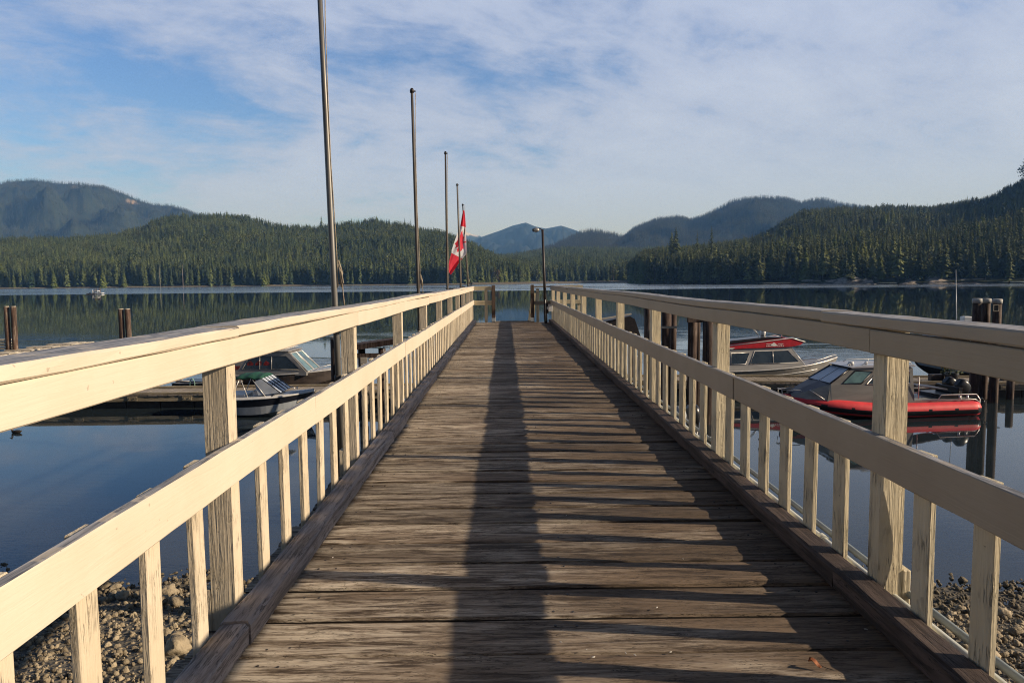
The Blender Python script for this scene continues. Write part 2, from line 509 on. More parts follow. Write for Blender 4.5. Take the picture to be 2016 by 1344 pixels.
def foliage(name, a, b_, hue=0.5):
    m, t, b, o = new_mat(name)
    oi = t.new('ShaderNodeObjectInfo')
    tc = t.new('ShaderNodeTexCoord')
    n = t.noise(tc.outputs['Object'], 9, 3, 0.6)
    ge = t.new('ShaderNodeNewGeometry')
    stand = t.noise(t.mapping(ge.outputs['Position'], scale=(1, 1, 0.2)), 0.014, 4, 0.6)
    f = t.math('ADD', t.math('MULTIPLY', oi.outputs['Random'], 0.70), t.math('MULTIPLY', n, 0.4))
    f = t.math('ADD', f, t.math('MULTIPLY', t.math('SUBTRACT', stand, 0.46), 1.5))
    t.put(b.inputs['Base Color'], t.mix(t.ramp(f, 0.15, 1.05, 0, 1, False), a, b_))
    b.inputs['Roughness'].default_value = 0.75
    b.inputs['Specular IOR Level'].default_value = 0.2
    return m
M_FIR = foliage('fir_needles', (0.034, 0.062, 0.034), (0.165, 0.205, 0.076))
M_FARFIR = foliage('far_fir_needles', (0.012, 0.026, 0.020), (0.10, 0.115, 0.06))
M_FIRD = foliage('dark_fir_needles', (0.028, 0.048, 0.025), (0.185, 0.205, 0.070))
M_BRIGHT = foliage('bright_needles', (0.11, 0.15, 0.04), (0.16, 0.19, 0.055))
M_RUST = foliage('rusty_leaves', (0.085, 0.065, 0.028), (0.10, 0.075, 0.03))
M_BARK = mat('bark', (0.11, 0.095, 0.08), (0.05, 0.042, 0.036), 0.9, 0, 20, (1, 1, 0.2))
M_SNAG = mat('bare_grey_wood', (0.34, 0.32, 0.29), (0.20, 0.18, 0.16), 0.9, 0, 20, (1, 1, 0.2))
M_STONE = None

def stone_mat():
    m, t, b, o = new_mat('beach_stone')
    oi = t.new('ShaderNodeObjectInfo')
    tc = t.new('ShaderNodeTexCoord')
    n = t.noise(tc.outputs['Object'], 3, 5, 0.6)
    c = t.mix(oi.outputs['Random'], (0.22, 0.18, 0.12), (0.50, 0.42, 0.29))
    c = t.mix(t.ramp(n, 0.40, 0.70, 0, 0.5), c, (0.15, 0.12, 0.08))
    t.put(b.inputs['Base Color'], wet_and_depth_dim(t, c))
    b.inputs['Roughness'].default_value = 0.8
    bp = t.new('ShaderNodeBump', inp={'Strength': 0.4, 'Distance': 0.1})
    t.put(bp.inputs['Height'], n)
    t.put(b.inputs['Normal'], bp.outputs[0])
    return m


# ------------------------------------------------------------------ ground under and beside the pier, lake bed
def beach_z(x, y):
    k = 13.6 - 0.05 * x + 0.9 * fbm((x * 0.16, y * 0.16, 3.3), 3)
    d = k - y                                  # metres landward of the waterline
    if d > 0:
        z = WZ + d * 0.115 + 0.004 * d * d
    else:
        z = WZ + d * 0.085 - 0.004 * d * d
    return max(z + 0.07 * fbm((x * 0.8, y * 0.8, 1.1), 4), WZ - 7.0)

def wet_and_depth_dim(t, c):
    """wet stones below the waterline; light lost with depth put into the colour"""
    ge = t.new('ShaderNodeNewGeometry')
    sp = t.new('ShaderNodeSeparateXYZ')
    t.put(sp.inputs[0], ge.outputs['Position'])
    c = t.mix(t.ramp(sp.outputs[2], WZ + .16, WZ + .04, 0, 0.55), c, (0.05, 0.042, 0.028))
    return t.mix(t.ramp(sp.outputs[2], WZ - .25, WZ - 2.0), c, (0.008, 0.016, 0.020))  # darker with depth, standing in for light absorbed by the water

def ground():
    mb = MB()
    mb.smooth = True
    xs = [-400, -120, -50, -26] + [-18 + i * 0.5 for i in range(73)] + [26, 50, 120, 400]
    ys = [-400, -120, -40, -14] + [-4 + i * 0.5 for i in range(81)] + [44, 60, 100]
    rows = [[(x, y, beach_z(x, max(y, -14))) for x in xs] for y in ys]
    mb.loft(rows, False, False)
    m, t, b, o = new_mat('beach_gravel')
    v = coords(t, False)
    vo = t.new('ShaderNodeTexVoronoi', inp={'Scale': 11.0})
    t.put(vo.inputs['Vector'], v)
    n = t.noise(v, 1.2, 6, 0.65)
    c = t.mix(t.ramp(n, 0.35, 0.7), (0.10, 0.09, 0.07), (0.17, 0.15, 0.12))
    c = t.mix(t.math('MULTIPLY', vo.outputs['Color'], 0.6), c, (0.07, 0.065, 0.05))
    c = wet_and_depth_dim(t, c)
    t.put(b.inputs['Base Color'], c)
    b.inputs['Roughness'].default_value = 0.85
    bp = t.new('ShaderNodeBump', inp={'Strength': 0.9, 'Distance': 0.06})
    t.put(bp.inputs['Height'], vo.outputs['Distance'])
    t.put(b.inputs['Normal'], bp.outputs[0])
    g = mb.build('beach', m)
    tag(g, kind='structure')
    # the lake bed far out: one sheet reaching the horizon below the water
    lb = MB()
    lb.add([(-15000, 90, WZ - 7.2), (15000, 90, WZ - 7.2), (15000, 15500, WZ - 7.2), (-15000, 15500, WZ - 7.2),
            (-15000, -500, WZ - 7.2), (15000, -500, WZ - 7.2)], [(0, 1, 2, 3), (4, 5, 1, 0)])
    o2 = lb.build('lake_bed', mat('lake_bed_dimmed', (0.010, 0.018, 0.024), (0.014, 0.022, 0.026), 0.9, 0, 0.05))  # dark navy bed: light absorbed by deep water put into the colour
    tag(o2, kind='structure')
ground()

def water():
    m = bpy.data.materials.new('lake_water')
    m.use_nodes = True
    t = NT(m.node_tree)
    t.n.clear()
    out = t.new('ShaderNodeOutputMaterial')
    ge = t.new('ShaderNodeNewGeometry')
    pos = ge.outputs['Position']
    sp = t.new('ShaderNodeSeparateXYZ')
    t.put(sp.inputs[0], pos)
    y = sp.outputs[1]
    # breeze-ruffled water beyond ~420 m, edges broken into long streaks
    st = t.noise(t.mapping(pos, scale=(0.0016, 0.012, 1)), 1.0, 5, 0.6, 0.3)
    wob = t.math('MULTIPLY', t.math('SUBTRACT', st, 0.5), 200.0)
    ys = t.math('ADD', y, wob)
    far = t.ramp(ys, 330.0, 380.0)
    st2 = t.noise(t.mapping(pos, scale=(0.004, 0.035, 1)), 1.0, 4, 0.6)
    far = t.math('MULTIPLY', far, t.ramp(st2, 0.30, 0.52, 0.25, 1.0))
    # light ripple patches among the floats
    rp = t.noise(t.mapping(pos, scale=(0.03, 0.09, 1), loc=(4.0, 1.5, 0)), 1.0, 4, 0.6, 0.4)
    mid = t.math('MULTIPLY', t.ramp(y, 30.0, 48.0), t.ramp(y, 95.0, 62.0))
    patch = t.math('MULTIPLY', t.ramp(rp, 0.44, 0.60), mid)
    wv = t.noise(t.mapping(pos, scale=(0.55, 1.6, 1)), 1.0, 4, 0.55, 0.3)
    wf = t.noise(t.mapping(pos, scale=(0.06, 0.22, 1)), 1.0, 4, 0.55, 0.3)
    near = t.ramp(y, 14.0, 26.0, 1.0, 0.30)
    h = t.math('ADD', t.math('MULTIPLY', wv, t.math('ADD', t.math('MULTIPLY', near, 0.0032), t.math('MULTIPLY', patch, 0.035))),
               t.math('MULTIPLY', wf, 0.0025))
    fine = t.noise(t.mapping(pos, scale=(5.0, 9.0, 1)), 1.0, 3, 0.5, 0.4)
    shallow = t.ramp(y, 15.0, 22.0, 0.0016, 0.0)
    h = t.math('ADD', h, t.math('MULTIPLY', fine, shallow))
    bp = t.new('ShaderNodeBump', inp={'Strength': 1.0, 'Distance': 1.0})
    t.put(bp.inputs['Height'], h)
    ro = t.math('ADD', 0.024, t.math('ADD', t.math('MULTIPLY', far, 0.15), t.math('MULTIPLY', patch, 0.06)))
    gl = t.new('ShaderNodeBsdfGlossy', inp={'Color': (0.92, 0.96, 1.0, 1)})
    t.put(gl.inputs['Roughness'], ro)
    t.put(gl.inputs['Normal'], bp.outputs[0])
    tr = t.new('ShaderNodeBsdfTransparent', inp={'Color': (0.50, 0.60, 0.60, 1)})
    fr = t.new('ShaderNodeFresnel', inp={'IOR': 1.333})
    t.put(fr.inputs['Normal'], bp.outputs[0])
    mx = t.new('ShaderNodeMixShader')
    t.put(mx.inputs[0], fr.outputs[0])
    df = t.new('ShaderNodeBsdfDiffuse', inp={'Color': (0.20, 0.29, 0.35, 1)})
    body = t.new('ShaderNodeMixShader', inp={0: 0.13})
    t.put(body.inputs[0], t.ramp(y, 14.0, 24.0, 0.02, 0.10))
    t.put(body.inputs[1], tr.outputs[0])
    t.put(body.inputs[2], df.outputs[0])
    t.put(mx.inputs[1], body.outputs[0])
    t.put(mx.inputs[2], gl.outputs[0])
    t.put(out.inputs[0], mx.outputs[0])
    mb = MB()
    mb.add([(-14900, -450, WZ), (14900, -450, WZ), (14900, 15400, WZ), (-14900, 15400, WZ)], [(0, 1, 2, 3)])
    o = mb.build('lake_water', m)
    tag(o, kind='structure')
water()

# ------------------------------------------------------------------ tree meshes
def conifer_meshes(seed, levels, nb, foli, rbase=0.17, trunk_show=0.08, ragged=0.35, detail=True):
    rnd = random.Random(seed)
    mb = MB()
    for i in range(levels):
        f = i / (levels - 1)
        z = trunk_show + (0.985 - trunk_show) * f ** 0.92
        rr = rbase * (1 - f) ** 0.82 + 0.006
        if rnd.random() < 0.10: rr *= 0.6
        a0 = rnd.random() * 6.28
        for j in range(nb):
            if rnd.random() < 0.10: continue
            a = a0 + j * 2 * pi / nb + rnd.uniform(-0.25, 0.25)
            L = rr * rnd.uniform(1 - ragged, 1.12)
            zz = z + rnd.uniform(-0.012, 0.012)
            d = Vector((cos(a), sin(a), 0))
            s = Vector((-sin(a), cos(a), 0))
            dr = L * rnd.uniform(0.25, 0.60)
            w = L * rnd.uniform(0.26, 0.40)
            p0 = Vector((0, 0, zz + 0.012))
            pm = d * (L * 0.55) + Vector((0, 0, zz - dr * 0.30))
            tip = d * L + Vector((0, 0, zz - dr))
            tw = rnd.uniform(-0.4, 0.4) * w
            hang = Vector((0, 0, -w * 0.55))
            mb.add([p0, pm + s * w + hang + Vector((0, 0, tw)), tip, pm - s * w + hang - Vector((0, 0, tw)), pm],
                   [(0, 1, 4), (1, 2, 4), (2, 3, 4), (3, 0, 4)] if detail else [(0, 1, 2), (0, 2, 3)])
    crown = mb.mesh('crown', foli)
    tb = MB()
    tb.tube([(0, 0, -0.06), (0, 0, 0.3), (0, 0, 0.7), (0, 0, 1.0)], [0.014, 0.011, 0.006, 0.001], 6)
    trunk = tb.mesh('trunk', M_BARK)
    return trunk, crown

def leafy_meshes(seed, foli, n=420):
    rnd = random.Random(seed)
    mb = MB()
    lobes = [(Vector((rnd.uniform(-.2, .2), rnd.uniform(-.2, .2), rnd.uniform(.32, .85))), rnd.uniform(.14, .24)) for _ in range(9)]
    for _ in range(n):
        c, r = rnd.choice(lobes)
        d = Vector((rnd.gauss(0, 1), rnd.gauss(0, 1), rnd.gauss(0, 1))).normalized()
        p = c + d * r * rnd.random() ** 0.4
        a = Vector((rnd.gauss(0, 1), rnd.gauss(0, 1), rnd.gauss(0, 1))).normalized()
        b = a.cross(d).normalized()
        k = rnd.uniform(.025, .05)
        mb.add([p + a * k, p + b * k * .7, p - a * k, p - b * k * .7], [(0, 1, 2, 3)])
    crown = mb.mesh('crown', foli)
    tb = MB()
    tb.tube([(0, 0, -.05), (0.01, 0, .3), (0.02, 0.01, .75)], [.025, .02, .006], 6)
    for a in range(5):
        tb.tube([(0.01, 0, .25 + .08 * a), (.18 * cos(a * 1.9), .18 * sin(a * 1.9), .45 + .09 * a)], [.012, .004], 5)
    return tb.mesh('trunk', M_BARK), crown

FIR = [conifer_meshes(i, 24, 9, M_FIR, random.uniform(.13, .19), random.uniform(.04, .12)) for i in range(5)]
FIRD = [conifer_meshes(20 + i, 24, 9, M_FIRD, random.uniform(.14, .23), random.uniform(.05, .2), 0.6) for i in range(5)]
FAR = [conifer_meshes(40 + i, 8, 6, M_FARFIR, random.uniform(.15, .20), 0.03, 0.3, False) for i in range(3)]
BRI = [conifer_meshes(60 + i, 20, 10, M_BRIGHT, .24, .02, 0.25) for i in range(2)]
RUST = leafy_meshes(5, M_RUST)
LEAFY = leafy_meshes(9, M_FIRD)

def source_collection(name, pairs):
    c = bpy.data.collections.new(name)
    for i, (tr, cr) in enumerate(pairs):
        # one source object per tree kind: crown and trunk joined
        bm = bmesh.new()
        bm.from_mesh(cr)
        nf = len(bm.faces)
        bm.from_mesh(tr)
        bm.faces.ensure_lookup_table()
        for k in range(nf, len(bm.faces)):
            bm.faces[k].material_index = 1
        me = bpy.data.meshes.new(name)
        bm.to_mesh(me)
        bm.free()
        me.materials.append(cr.materials[0])
        me.materials.append(tr.materials[0])
        c.objects.link(bpy.data.objects.new(name, me))
    return c

def scatter(name, pts, coll, mats, rnd_rot=True):
    """ONE object that carries all the small repeats nobody could count: pts = [(x, y, z, scale)]"""
    me = bpy.data.meshes.new(name)
    me.from_pydata([p[:3] for p in pts], [], [])
    a = me.attributes.new('size', 'FLOAT', 'POINT')
    a.data.foreach_set('value', [p[3] for p in pts])
    o = bpy.data.objects.new(name, me)
    COL.objects.link(o)
    ng = bpy.data.node_groups.new(name, 'GeometryNodeTree')
    ng.interface.new_socket('Geometry', in_out='INPUT', socket_type='NodeSocketGeometry')
    ng.interface.new_socket('Geometry', in_out='OUTPUT', socket_type='NodeSocketGeometry')
    N = ng.nodes
    gi, go = N.new('NodeGroupInput'), N.new('NodeGroupOutput')
    ip = N.new('GeometryNodeInstanceOnPoints')
    ci = N.new('GeometryNodeCollectionInfo')
    ci.inputs['Collection'].default_value = coll
    ci.inputs['Separate Children'].default_value = True
    ci.inputs['Reset Children'].default_value = True
    ri = N.new('FunctionNodeRandomValue')
    ri.data_type = 'INT'
    ri.inputs[4].default_value = 0
    ri.inputs[5].default_value = len(coll.objects) - 1
    rv = N.new('FunctionNodeRandomValue')
    rv.data_type = 'FLOAT_VECTOR'
    k = 3.14 if not rnd_rot else 0.05
    rv.inputs[0].default_value = (-k, -k, 0)
    rv.inputs[1].default_value = (k, k, 6.283)
    na = N.new('GeometryNodeInputNamedAttribute')
    na.data_type = 'FLOAT'
    na.inputs[0].default_value = 'size'
    ip.inputs['Pick Instance'].default_value = True
    L = ng.links
    L.new(gi.outputs[0], ip.inputs['Points'])
    L.new(ci.outputs[0], ip.inputs['Instance'])
    L.new(ri.outputs[2], ip.inputs['Instance Index'])
    L.new(rv.outputs[0], ip.inputs['Rotation'])
    L.new(na.outputs[0], ip.inputs['Scale'])
    L.new(ip.outputs[0], go.inputs[0])
    md = o.modifiers.new('scatter', 'NODES')
    md.node_group = ng
    return o

M_ALDER = foliage('alder_leaves', (0.05, 0.075, 0.026), (0.12, 0.135, 0.05))
ALDER = [leafy_meshes(70 + i, M_ALDER, 300) for i in range(2)]
C_FIR = source_collection('fir_source', FIR + FIR + [BRI[0], ALDER[0]])
C_FIRD = source_collection('dark_fir_source', FIRD + [FIRD[0], FIRD[2], FIRD[3], BRI[1], ALDER[1]])
C_FAR = source_collection('far_fir_source', FAR)

# ------------------------------------------------------------------ hills
def lerp_pts(pts, x):
    if x <= pts[0][0]: return pts[0][1]
    for (a, b), (c, d) in zip(pts, pts[1:]):
        if x <= c:
            return b + (d - b) * (x - a) / (c - a)
    return pts[-1][1]

def forest_floor(name, a, b_, bare=(0.34, 0.27, 0.22)):
    m, t, b, o = new_mat(name)
    v = coords(t, False)
    n = t.noise(v, 0.02, 8, 0.65)
    n2 = t.noise(v, 0.22, 4, 0.6)
    c = t.mix(t.ramp(n, 0.3, 0.7), a, b_)
    c = t.mix(t.ramp(n2, 0.45, 0.7, 0, 0.6), c, tuple(x * 0.6 for x in a))
    at = t.new('ShaderNodeAttribute', attribute_name='bare')
    c = t.mix(at.outputs['Fac'], c, bare)
    t.put(b.inputs['Base Color'], c)
    b.inputs['Roughness'].default_value = 0.95
    b.inputs['Specular IOR Level'].default_value = 0.1
    return m
M_FLOOR = forest_floor('forest_floor', (0.022, 0.030, 0.016), (0.038, 0.046, 0.022))
M_MTN = forest_floor('forested_mountain', (0.022, 0.034, 0.026), (0.045, 0.055, 0.036))
M_FARM = forest_floor('far_mountain', (0.012, 0.020, 0.024), (0.022, 0.028, 0.026), (0.5, 0.5, 0.52))

class Hill:
    def __init__(s, name, sky, shore, ridge, tree_h, m, cols=160, rows=26, shape=1.0, amp=0.05, bare=None, back=0.35, zshore=1.2):
        s.x0, s.x1 = sky[0][0], sky[-1][0]
        s.sky, s.shore, s.ridge, s.th = sky, shore, ridge, tree_h
        s.cols, s.rows, s.shape, s.amp, s.bare, s.zs = cols, rows, shape, amp, bare or [], zshore
        mb = MB()
        mb.smooth = True
        R_, bl = [], []
        ts = [i / rows for i in range(rows + 1)] + [1.15, 1.45]
        for t in ts:
            row = []
            for i in range(cols + 1):
                px = s.x0 + (s.x1 - s.x0) * i / cols
                row.append(s.pos(px, t))
                bl.append(s.bareness(px, t))
            R_.append(row)
        mb.loft(R_, False, False)
        s.o = mb.build(name, m)
        at = s.o.data.attributes.new('bare', 'FLOAT', 'POINT')
        at.data.foreach_set('value', bl)
        tag(s.o, kind='structure')
    def bareness(s, px, t):
        for (bx, bt, rx, rt) in s.bare:
            q = ((px - bx) / rx) ** 2 + ((t - bt) / rt) ** 2 + 0.5 * fbm((px * 0.12, t * 14, bx), 3)
            if q < 1: return 1.0
        return 0.0
    def pos(s, px, t):
        Ds, Dr = lerp_pts(s.shore, px), lerp_pts(s.ridge, px)
        h = hor(px)
        zr = at_y(px, lerp_pts(s.sky, px), Dr).z - s.th * 0.62
        zs = WZ + s.zs
        D = Ds + (Dr - Ds) * t
        if t <= 1:
            f = t ** s.shape
            z = zs + (zr - zs) * f
            p = at_y(px, h, D)
            z += s.amp * (zr - zs) * fbm((p.x * 0.006, D * 0.006, 2.0), 4) * 4 * t * (1 - t)
            z = min(z, CAM.z + (zr - CAM.z) * (D / Dr) - 0.6) if zr > 8 else z
            z = max(z, zs - 0.3)
        else:
            p = at_y(px, h, D)
            z = zr - (zr - zs) * (t - 1) * 1.1
        return (p.x, p.y, z)
    def trees(s, n, rnd, tmax=1.05, tmin=0.0, hmul=(0.45, 1.2), clump=0.022):
        out = []
        # weight the draw by depth so that the spacing on the ground stays even
        for _ in range(n):
            px = rnd.uniform(s.x0, s.x1)
            Ds, Dr = lerp_pts(s.shore, px), lerp_pts(s.ridge, px)
            t = rnd.random()
            if rnd.random() > (Ds + (Dr - Ds) * t) / Dr: continue
            t = tmin + (tmax - tmin) * t
            if s.bareness(px, t) > 0: continue
            p = s.pos(px, t)
            g = 0.5 + 0.5 * mnoise.noise(Vector((p[0] * clump, p[1] * clump, 5)))
            h = s.th * (hmul[0] + (hmul[1] - hmul[0]) * (0.55 * rnd.random() + 0.45 * g))
            h *= 1 - 0.42 * min(1, t) * (s.th > 25)
            if rnd.random() < 0.04: h *= 1.25
            out.append((p[0], p[1], p[2] - 0.3, h))
        return out

rnd = random.Random(11)
# the wooded hill across the lake, on the left
HL = Hill('left_hill', [(-420, 440), (-200, 455), (0, 462), (150, 459), (235, 450), (285, 440), (305, 424), (340, 415), (400, 413), (450, 411), (490, 419), (540, 431),
                        (600, 436), (640, 439), (690, 430), (740, 424), (790, 430), (840, 442), (885, 451), (915, 460), (945, 478), (970, 492), (1000, 505), (1040, 520)],
          [(-420, 790), (0, 845), (300, 860), (600, 870), (800, 850), (900, 840), (1040, 900)],
          [(-420, 1150), (0, 1180), (240, 1220), (400, 1330), (740, 1340), (900, 1200), (1040, 1150)], 27, M_FLOOR, amp=0.10, bare=[(545, .55, 9, .035), (735, .42, 14, .015)])
# low valley woods in the middle
HC = Hill('valley_hill', [(860, 508), (960, 500), (985, 497), (1040, 490), (1100, 481), (1160, 481), (1260, 482), (1340, 480), (1500, 478)],
          [(860, 900), (960, 930), (1100, 980), (1260, 990), (1500, 1000)], [(860, 1900), (1500, 2100)], 26, M_FLOOR, amp=0.08)
HC2 = Hill('round_hill', [(1020, 505), (1085, 482), (1110, 470), (1140, 455), (1165, 450), (1195, 455), (1230, 463), (1290, 470), (1400, 474)],
           [(1020, 2200), (1400, 2200)], [(1020, 3000), (1400, 3100)], 25, M_FLOOR, amp=0.06, zshore=60)
# the wooded point on the right
HR = Hill('right_hill', [(1240, 512), (1262, 486), (1300, 478), (1400, 472), (1480, 460), (1520, 443), (1545, 424), (1580, 407), (1640, 400), (1700, 398), (1750, 396),
                         (1830, 398), (1900, 385), (1945, 376), (1975, 358), (2016, 336), (2100, 280), (2250, 215), (2500, 150), (2800, 120)],
          [(1240, 800), (1262, 700), (1400, 605), (1560, 530), (1700, 490), (2016, 455), (2300, 430), (2800, 400)],
          [(1240, 900), (1262, 900), (1400, 960), (1490, 1150), (1540, 1330), (1750, 1350), (1900, 1300), (2016, 1150), (2500, 1000), (2800, 900)], 26, M_FLOOR, amp=0.10,
          bare=[(1775, .80, 13, .05)])
# blue mountains behind
ML = Hill('left_mountain', [(-420, 420), (-200, 400), (-60, 385), (0, 362), (30, 353), (80, 350), (120, 356), (160, 358), (215, 366), (250, 376), (285, 392), (310, 399), (345, 401), (370, 410),
                            (450, 440), (560, 470)],
          [(-420, 2900), (560, 3000)], [(-420, 3900), (80, 4200), (560, 4100)], 22, M_MTN, amp=0.28, bare=[(272, .93, 18, .035), (175, .965, 22, .012)], zshore=60, shape=0.9)
MR = Hill('right_mountain', [(1180, 500), (1232, 460), (1245, 448), (1262, 440), (1295, 428), (1330, 423), (1360, 430), (1385, 422), (1410, 408), (1440, 392), (1470, 386), (1510, 385), (1550, 389), (1575, 397),
                             (1600, 389), (1622, 389), (1645, 396), (1720, 410), (1900, 440)],
          [(1180, 2300), (1900, 2300)], [(1180, 3200), (1500, 3400), (1900, 3500)], 22, M_MTN, amp=0.26, zshore=60, shape=0.9)
MC = Hill('far_mountain', [(860, 505), (920, 478), (950, 466), (985, 454), (1010, 444), (1036, 438), (1055, 446), (1075, 450), (1105, 444), (1130, 452), (1150, 460), (1250, 490)],
          [(860, 5000), (1250, 5000)], [(860, 7000), (1250, 7000)], 0, M_FARM, rows=40, amp=0.34, zshore=100)
MS = Hill('snow_peak', [(820, 490), (880, 472), (905, 462), (916, 455), (925, 459), (933, 462), (945, 464), (975, 480), (1040, 500)],
          [(820, 7600), (1040, 7600)], [(820, 9300), (1040, 9300)], 0, M_FARM, cols=60, amp=0.18, bare=[(916, 1.0, 12, .12), (935, 1.0, 10, .06)], zshore=100)

pts = HL.trees(28000, rnd, tmin=0.02)
tag(scatter('left_hill_forest', pts, C_FIR, None), kind='stuff')
pts = HC.trees(14000, rnd)
tag(scatter('valley_forest', pts, C_FIR, None), kind='stuff')
pts = HC2.trees(12000, rnd)
tag(scatter('round_hill_forest', pts, C_FAR, None), kind='stuff')
pts = HR.trees(26000, rnd, tmin=0.02, hmul=(0.38, 1.12))
tag(scatter('right_hill_forest', pts, C_FIRD, None), kind='stuff')
pts = ML.trees(45000, rnd, hmul=(0.7, 1.1))
tag(scatter('left_mountain_forest', pts, C_FAR, None), kind='stuff')
pts = MR.trees(36000, rnd, hmul=(0.7, 1.1))
tag(scatter('right_mountain_forest', pts, C_FAR, None), kind='stuff')

# ---- front-row trees, each one a thing
def tree_thing(name, pair, p, h, label, group=None, rz=0.0, sx=1.0):
    o = empty(name, p, rz)
    o.scale = (h * sx, h * sx, h)
    link_mesh('trunk', pair[0], o)
    link_mesh('crown', pair[1], o)
    tag(o, label, 'tree', group)
    return o

def front_row(hill, x0, x1, n, kinds, hr, label, group, dt):
    k = 0
    for i in range(n):
        px = x0 + (x1 - x0) * (i + rnd.uniform(-.4, .4)) / n
        Ds = lerp_pts(hill.shore, px)
        t = rnd.uniform(*dt)
        p = hill.pos(px, t)
        h = rnd.uniform(*hr) * (0.8 + 0.4 * abs(mnoise.noise(Vector((px * 0.02, 3, 1)))) + 0.1)
        tree_thing('conifer_tree', rnd.choice(kinds), (p[0], p[1], p[2] - 0.2), h, label, group, rnd.uniform(0, 6.28), rnd.uniform(.85, 1.15))
front_row(HL, 2, 930, 150, FIR, (19, 29), 'dark green conifer in the front row of the woods across the lake, left', 'front row conifers on the left far shore', (.0, .035))
front_row(HR, 1258, 2010, 140, FIRD, (21, 32), 'tall dark conifer in the front row of the wooded point on the right', 'front row conifers on the right shore', (.0, .10))

def lone(hill, px, t, h, pair, name, label, sx=1.0, group=None):
    p = hill.pos(px, t)
    return tree_thing(name, pair, (p[0], p[1], p[2] - .2), h, label, group, 1.0, sx)
lone(HL, 106, -.006, 20, BRI[0], 'bright_conifer', 'light green cone-shaped conifer alone at the waterside, leftmost of the bright ones')
lone(HL, 203, -.006, 22, BRI[1], 'bright_conifer', 'bright green conical conifer on the far beach, behind the anchored raft')
lone(HL, 245, -.006, 17, BRI[0], 'bright_conifer', 'short bright green conifer right of the tall one on the far beach')
lone(HL, 520, -.004, 21, BRI[1], 'bright_conifer', 'bright green conifer on the far beach left of the tallest flagpole')
snag = [(lambda mb: (mb.tube([(0, 0, -.05), (0, 0, .5), (.01, 0, 1)], [.02, .014, .003], 6), mb)[1])(MB()).mesh('trunk', M_SNAG)]
for px, h in ((315, 22), (360, 24)):
    p = HL.pos(px, -.004)
    o = empty('dead_tree', (p[0], p[1], p[2]), 0)
    o.scale = (h, h, h)
    link_mesh('trunk', snag[0], o)
    tag(o, 'bare grey dead trunk standing at the far beach, %s of the two' % ('shorter, left' if px == 315 else 'taller, right'), 'tree')
p = HC.pos(985, .0)
tree_thing('rusty_tree', RUST, (p[0] - 4, p[1] - 60, WZ + 1), 17, 'rust brown leafy tree on the low spit beyond the end of the pier')
lone(HR, 1330, .25, 44, FIRD[1], 'tall_conifer', 'tallest conifer on the wooded point, rising above the blue mountain foot', 1.1)
lone(HR, 1322, .26, 40, FIRD[3], 'tall_conifer', 'tall conifer just left of the tallest one on the wooded point', 1.1)
lone(HR, 1372, .26, 38, FIRD[0], 'tall_conifer', 'tall conifer on the point between the tallest one and the lone spire', 1.1)
lone(HR, 1400, .30, 41, FIRD[2], 'tall_conifer', 'lone spire-like conifer against the blue mountain on the right', 0.9)
lone(HR, 2013, 1.0, 40, LEAFY, 'crest_tree', 'leafy tree on the crest at the right edge of the view')
lone(HL, 636, 1.0, 30, FIR[1], 'crest_conifer', 'ragged conifer sticking up from the left ridge beside the tallest flagpole', 1.3)

# ---- shorelines
def shoreline(name, hill, x0, x1, m, n, hgt, jag, depth, mask=None):
    mb = MB()
    mb.smooth = True
    rows = [[] for _ in range(5)]
    for i in range(n + 1):
        px = x0 + (x1 - x0) * i / n
        D = lerp_pts(hill.shore, px) - depth * (0.6 + 0.5 * mnoise.noise(Vector((px * .01, 4, 0))))
        D2 = lerp_pts(hill.shore, px) + 16
        k_ = lerp_pts(mask, px) if mask else 1.0
        for k in range(5):
            q = k / 4
            p = at_y(px, hor(px), D + (D2 - D) * q)
            z = WZ - .5 + (hgt * k_ + .8) * min(1, q * 1.5) - (1 - k_) * 1.2 * (1 - q) + jag * (.15 + .85 * k_) * fbm((p.x * .05, p.y * .05 + k * 3, 7), 4) * (1 if 0 < k < 4 else .2)
            rows[k].append((p.x, p.y + jag * 1.5 * mnoise.noise(Vector((p.x * .09, k, 2))), z))
    mb.loft(rows, False, False)
    return tag(mb.build(name, m), kind='structure')
M_SHORE = mat('tan_beach', (0.30, 0.26, 0.20), (0.17, 0.145, 0.105), 0.9, 0, 0.35, (1, 1, 3))
M_ROCK = mat('pale_shore_rock', (0.36, 0.32, 0.28), (0.10, 0.088, 0.075), 0.9, 0, 0.30, (1, 1, 2), 0.5, 0.6, .42, .60)
shoreline('left_shore', HL, -300, 1020, M_SHORE, 200, 1.9, .35, 12)
shoreline('valley_shore', HC, 880, 1300, M_SHORE, 80, 2.0, .35, 25)
shoreline('spit', HL, 930, 1245, mat('spit_grass', (0.20, 0.16, 0.10), (0.10, 0.085, 0.05), 0.95, 0, .4), 80, 1.6, .3, 150)
shoreline('right_shore', HR, 1245, 2100, M_ROCK, 300, 3.0, 2.4, 13, [(1500, 0), (1556, .1), (1580, .8), (1640, .9), (1665, 1.2), (1715, .9), (1732, .1), (1765, .1), (1785, .9), (1802, .9), (1815, .2), (1830, 1.1), (1950, .7), (1975, .2), (2100, .1)])

# ------------------------------------------------------------------ pier
def psl(y):
    return SLOPE * y

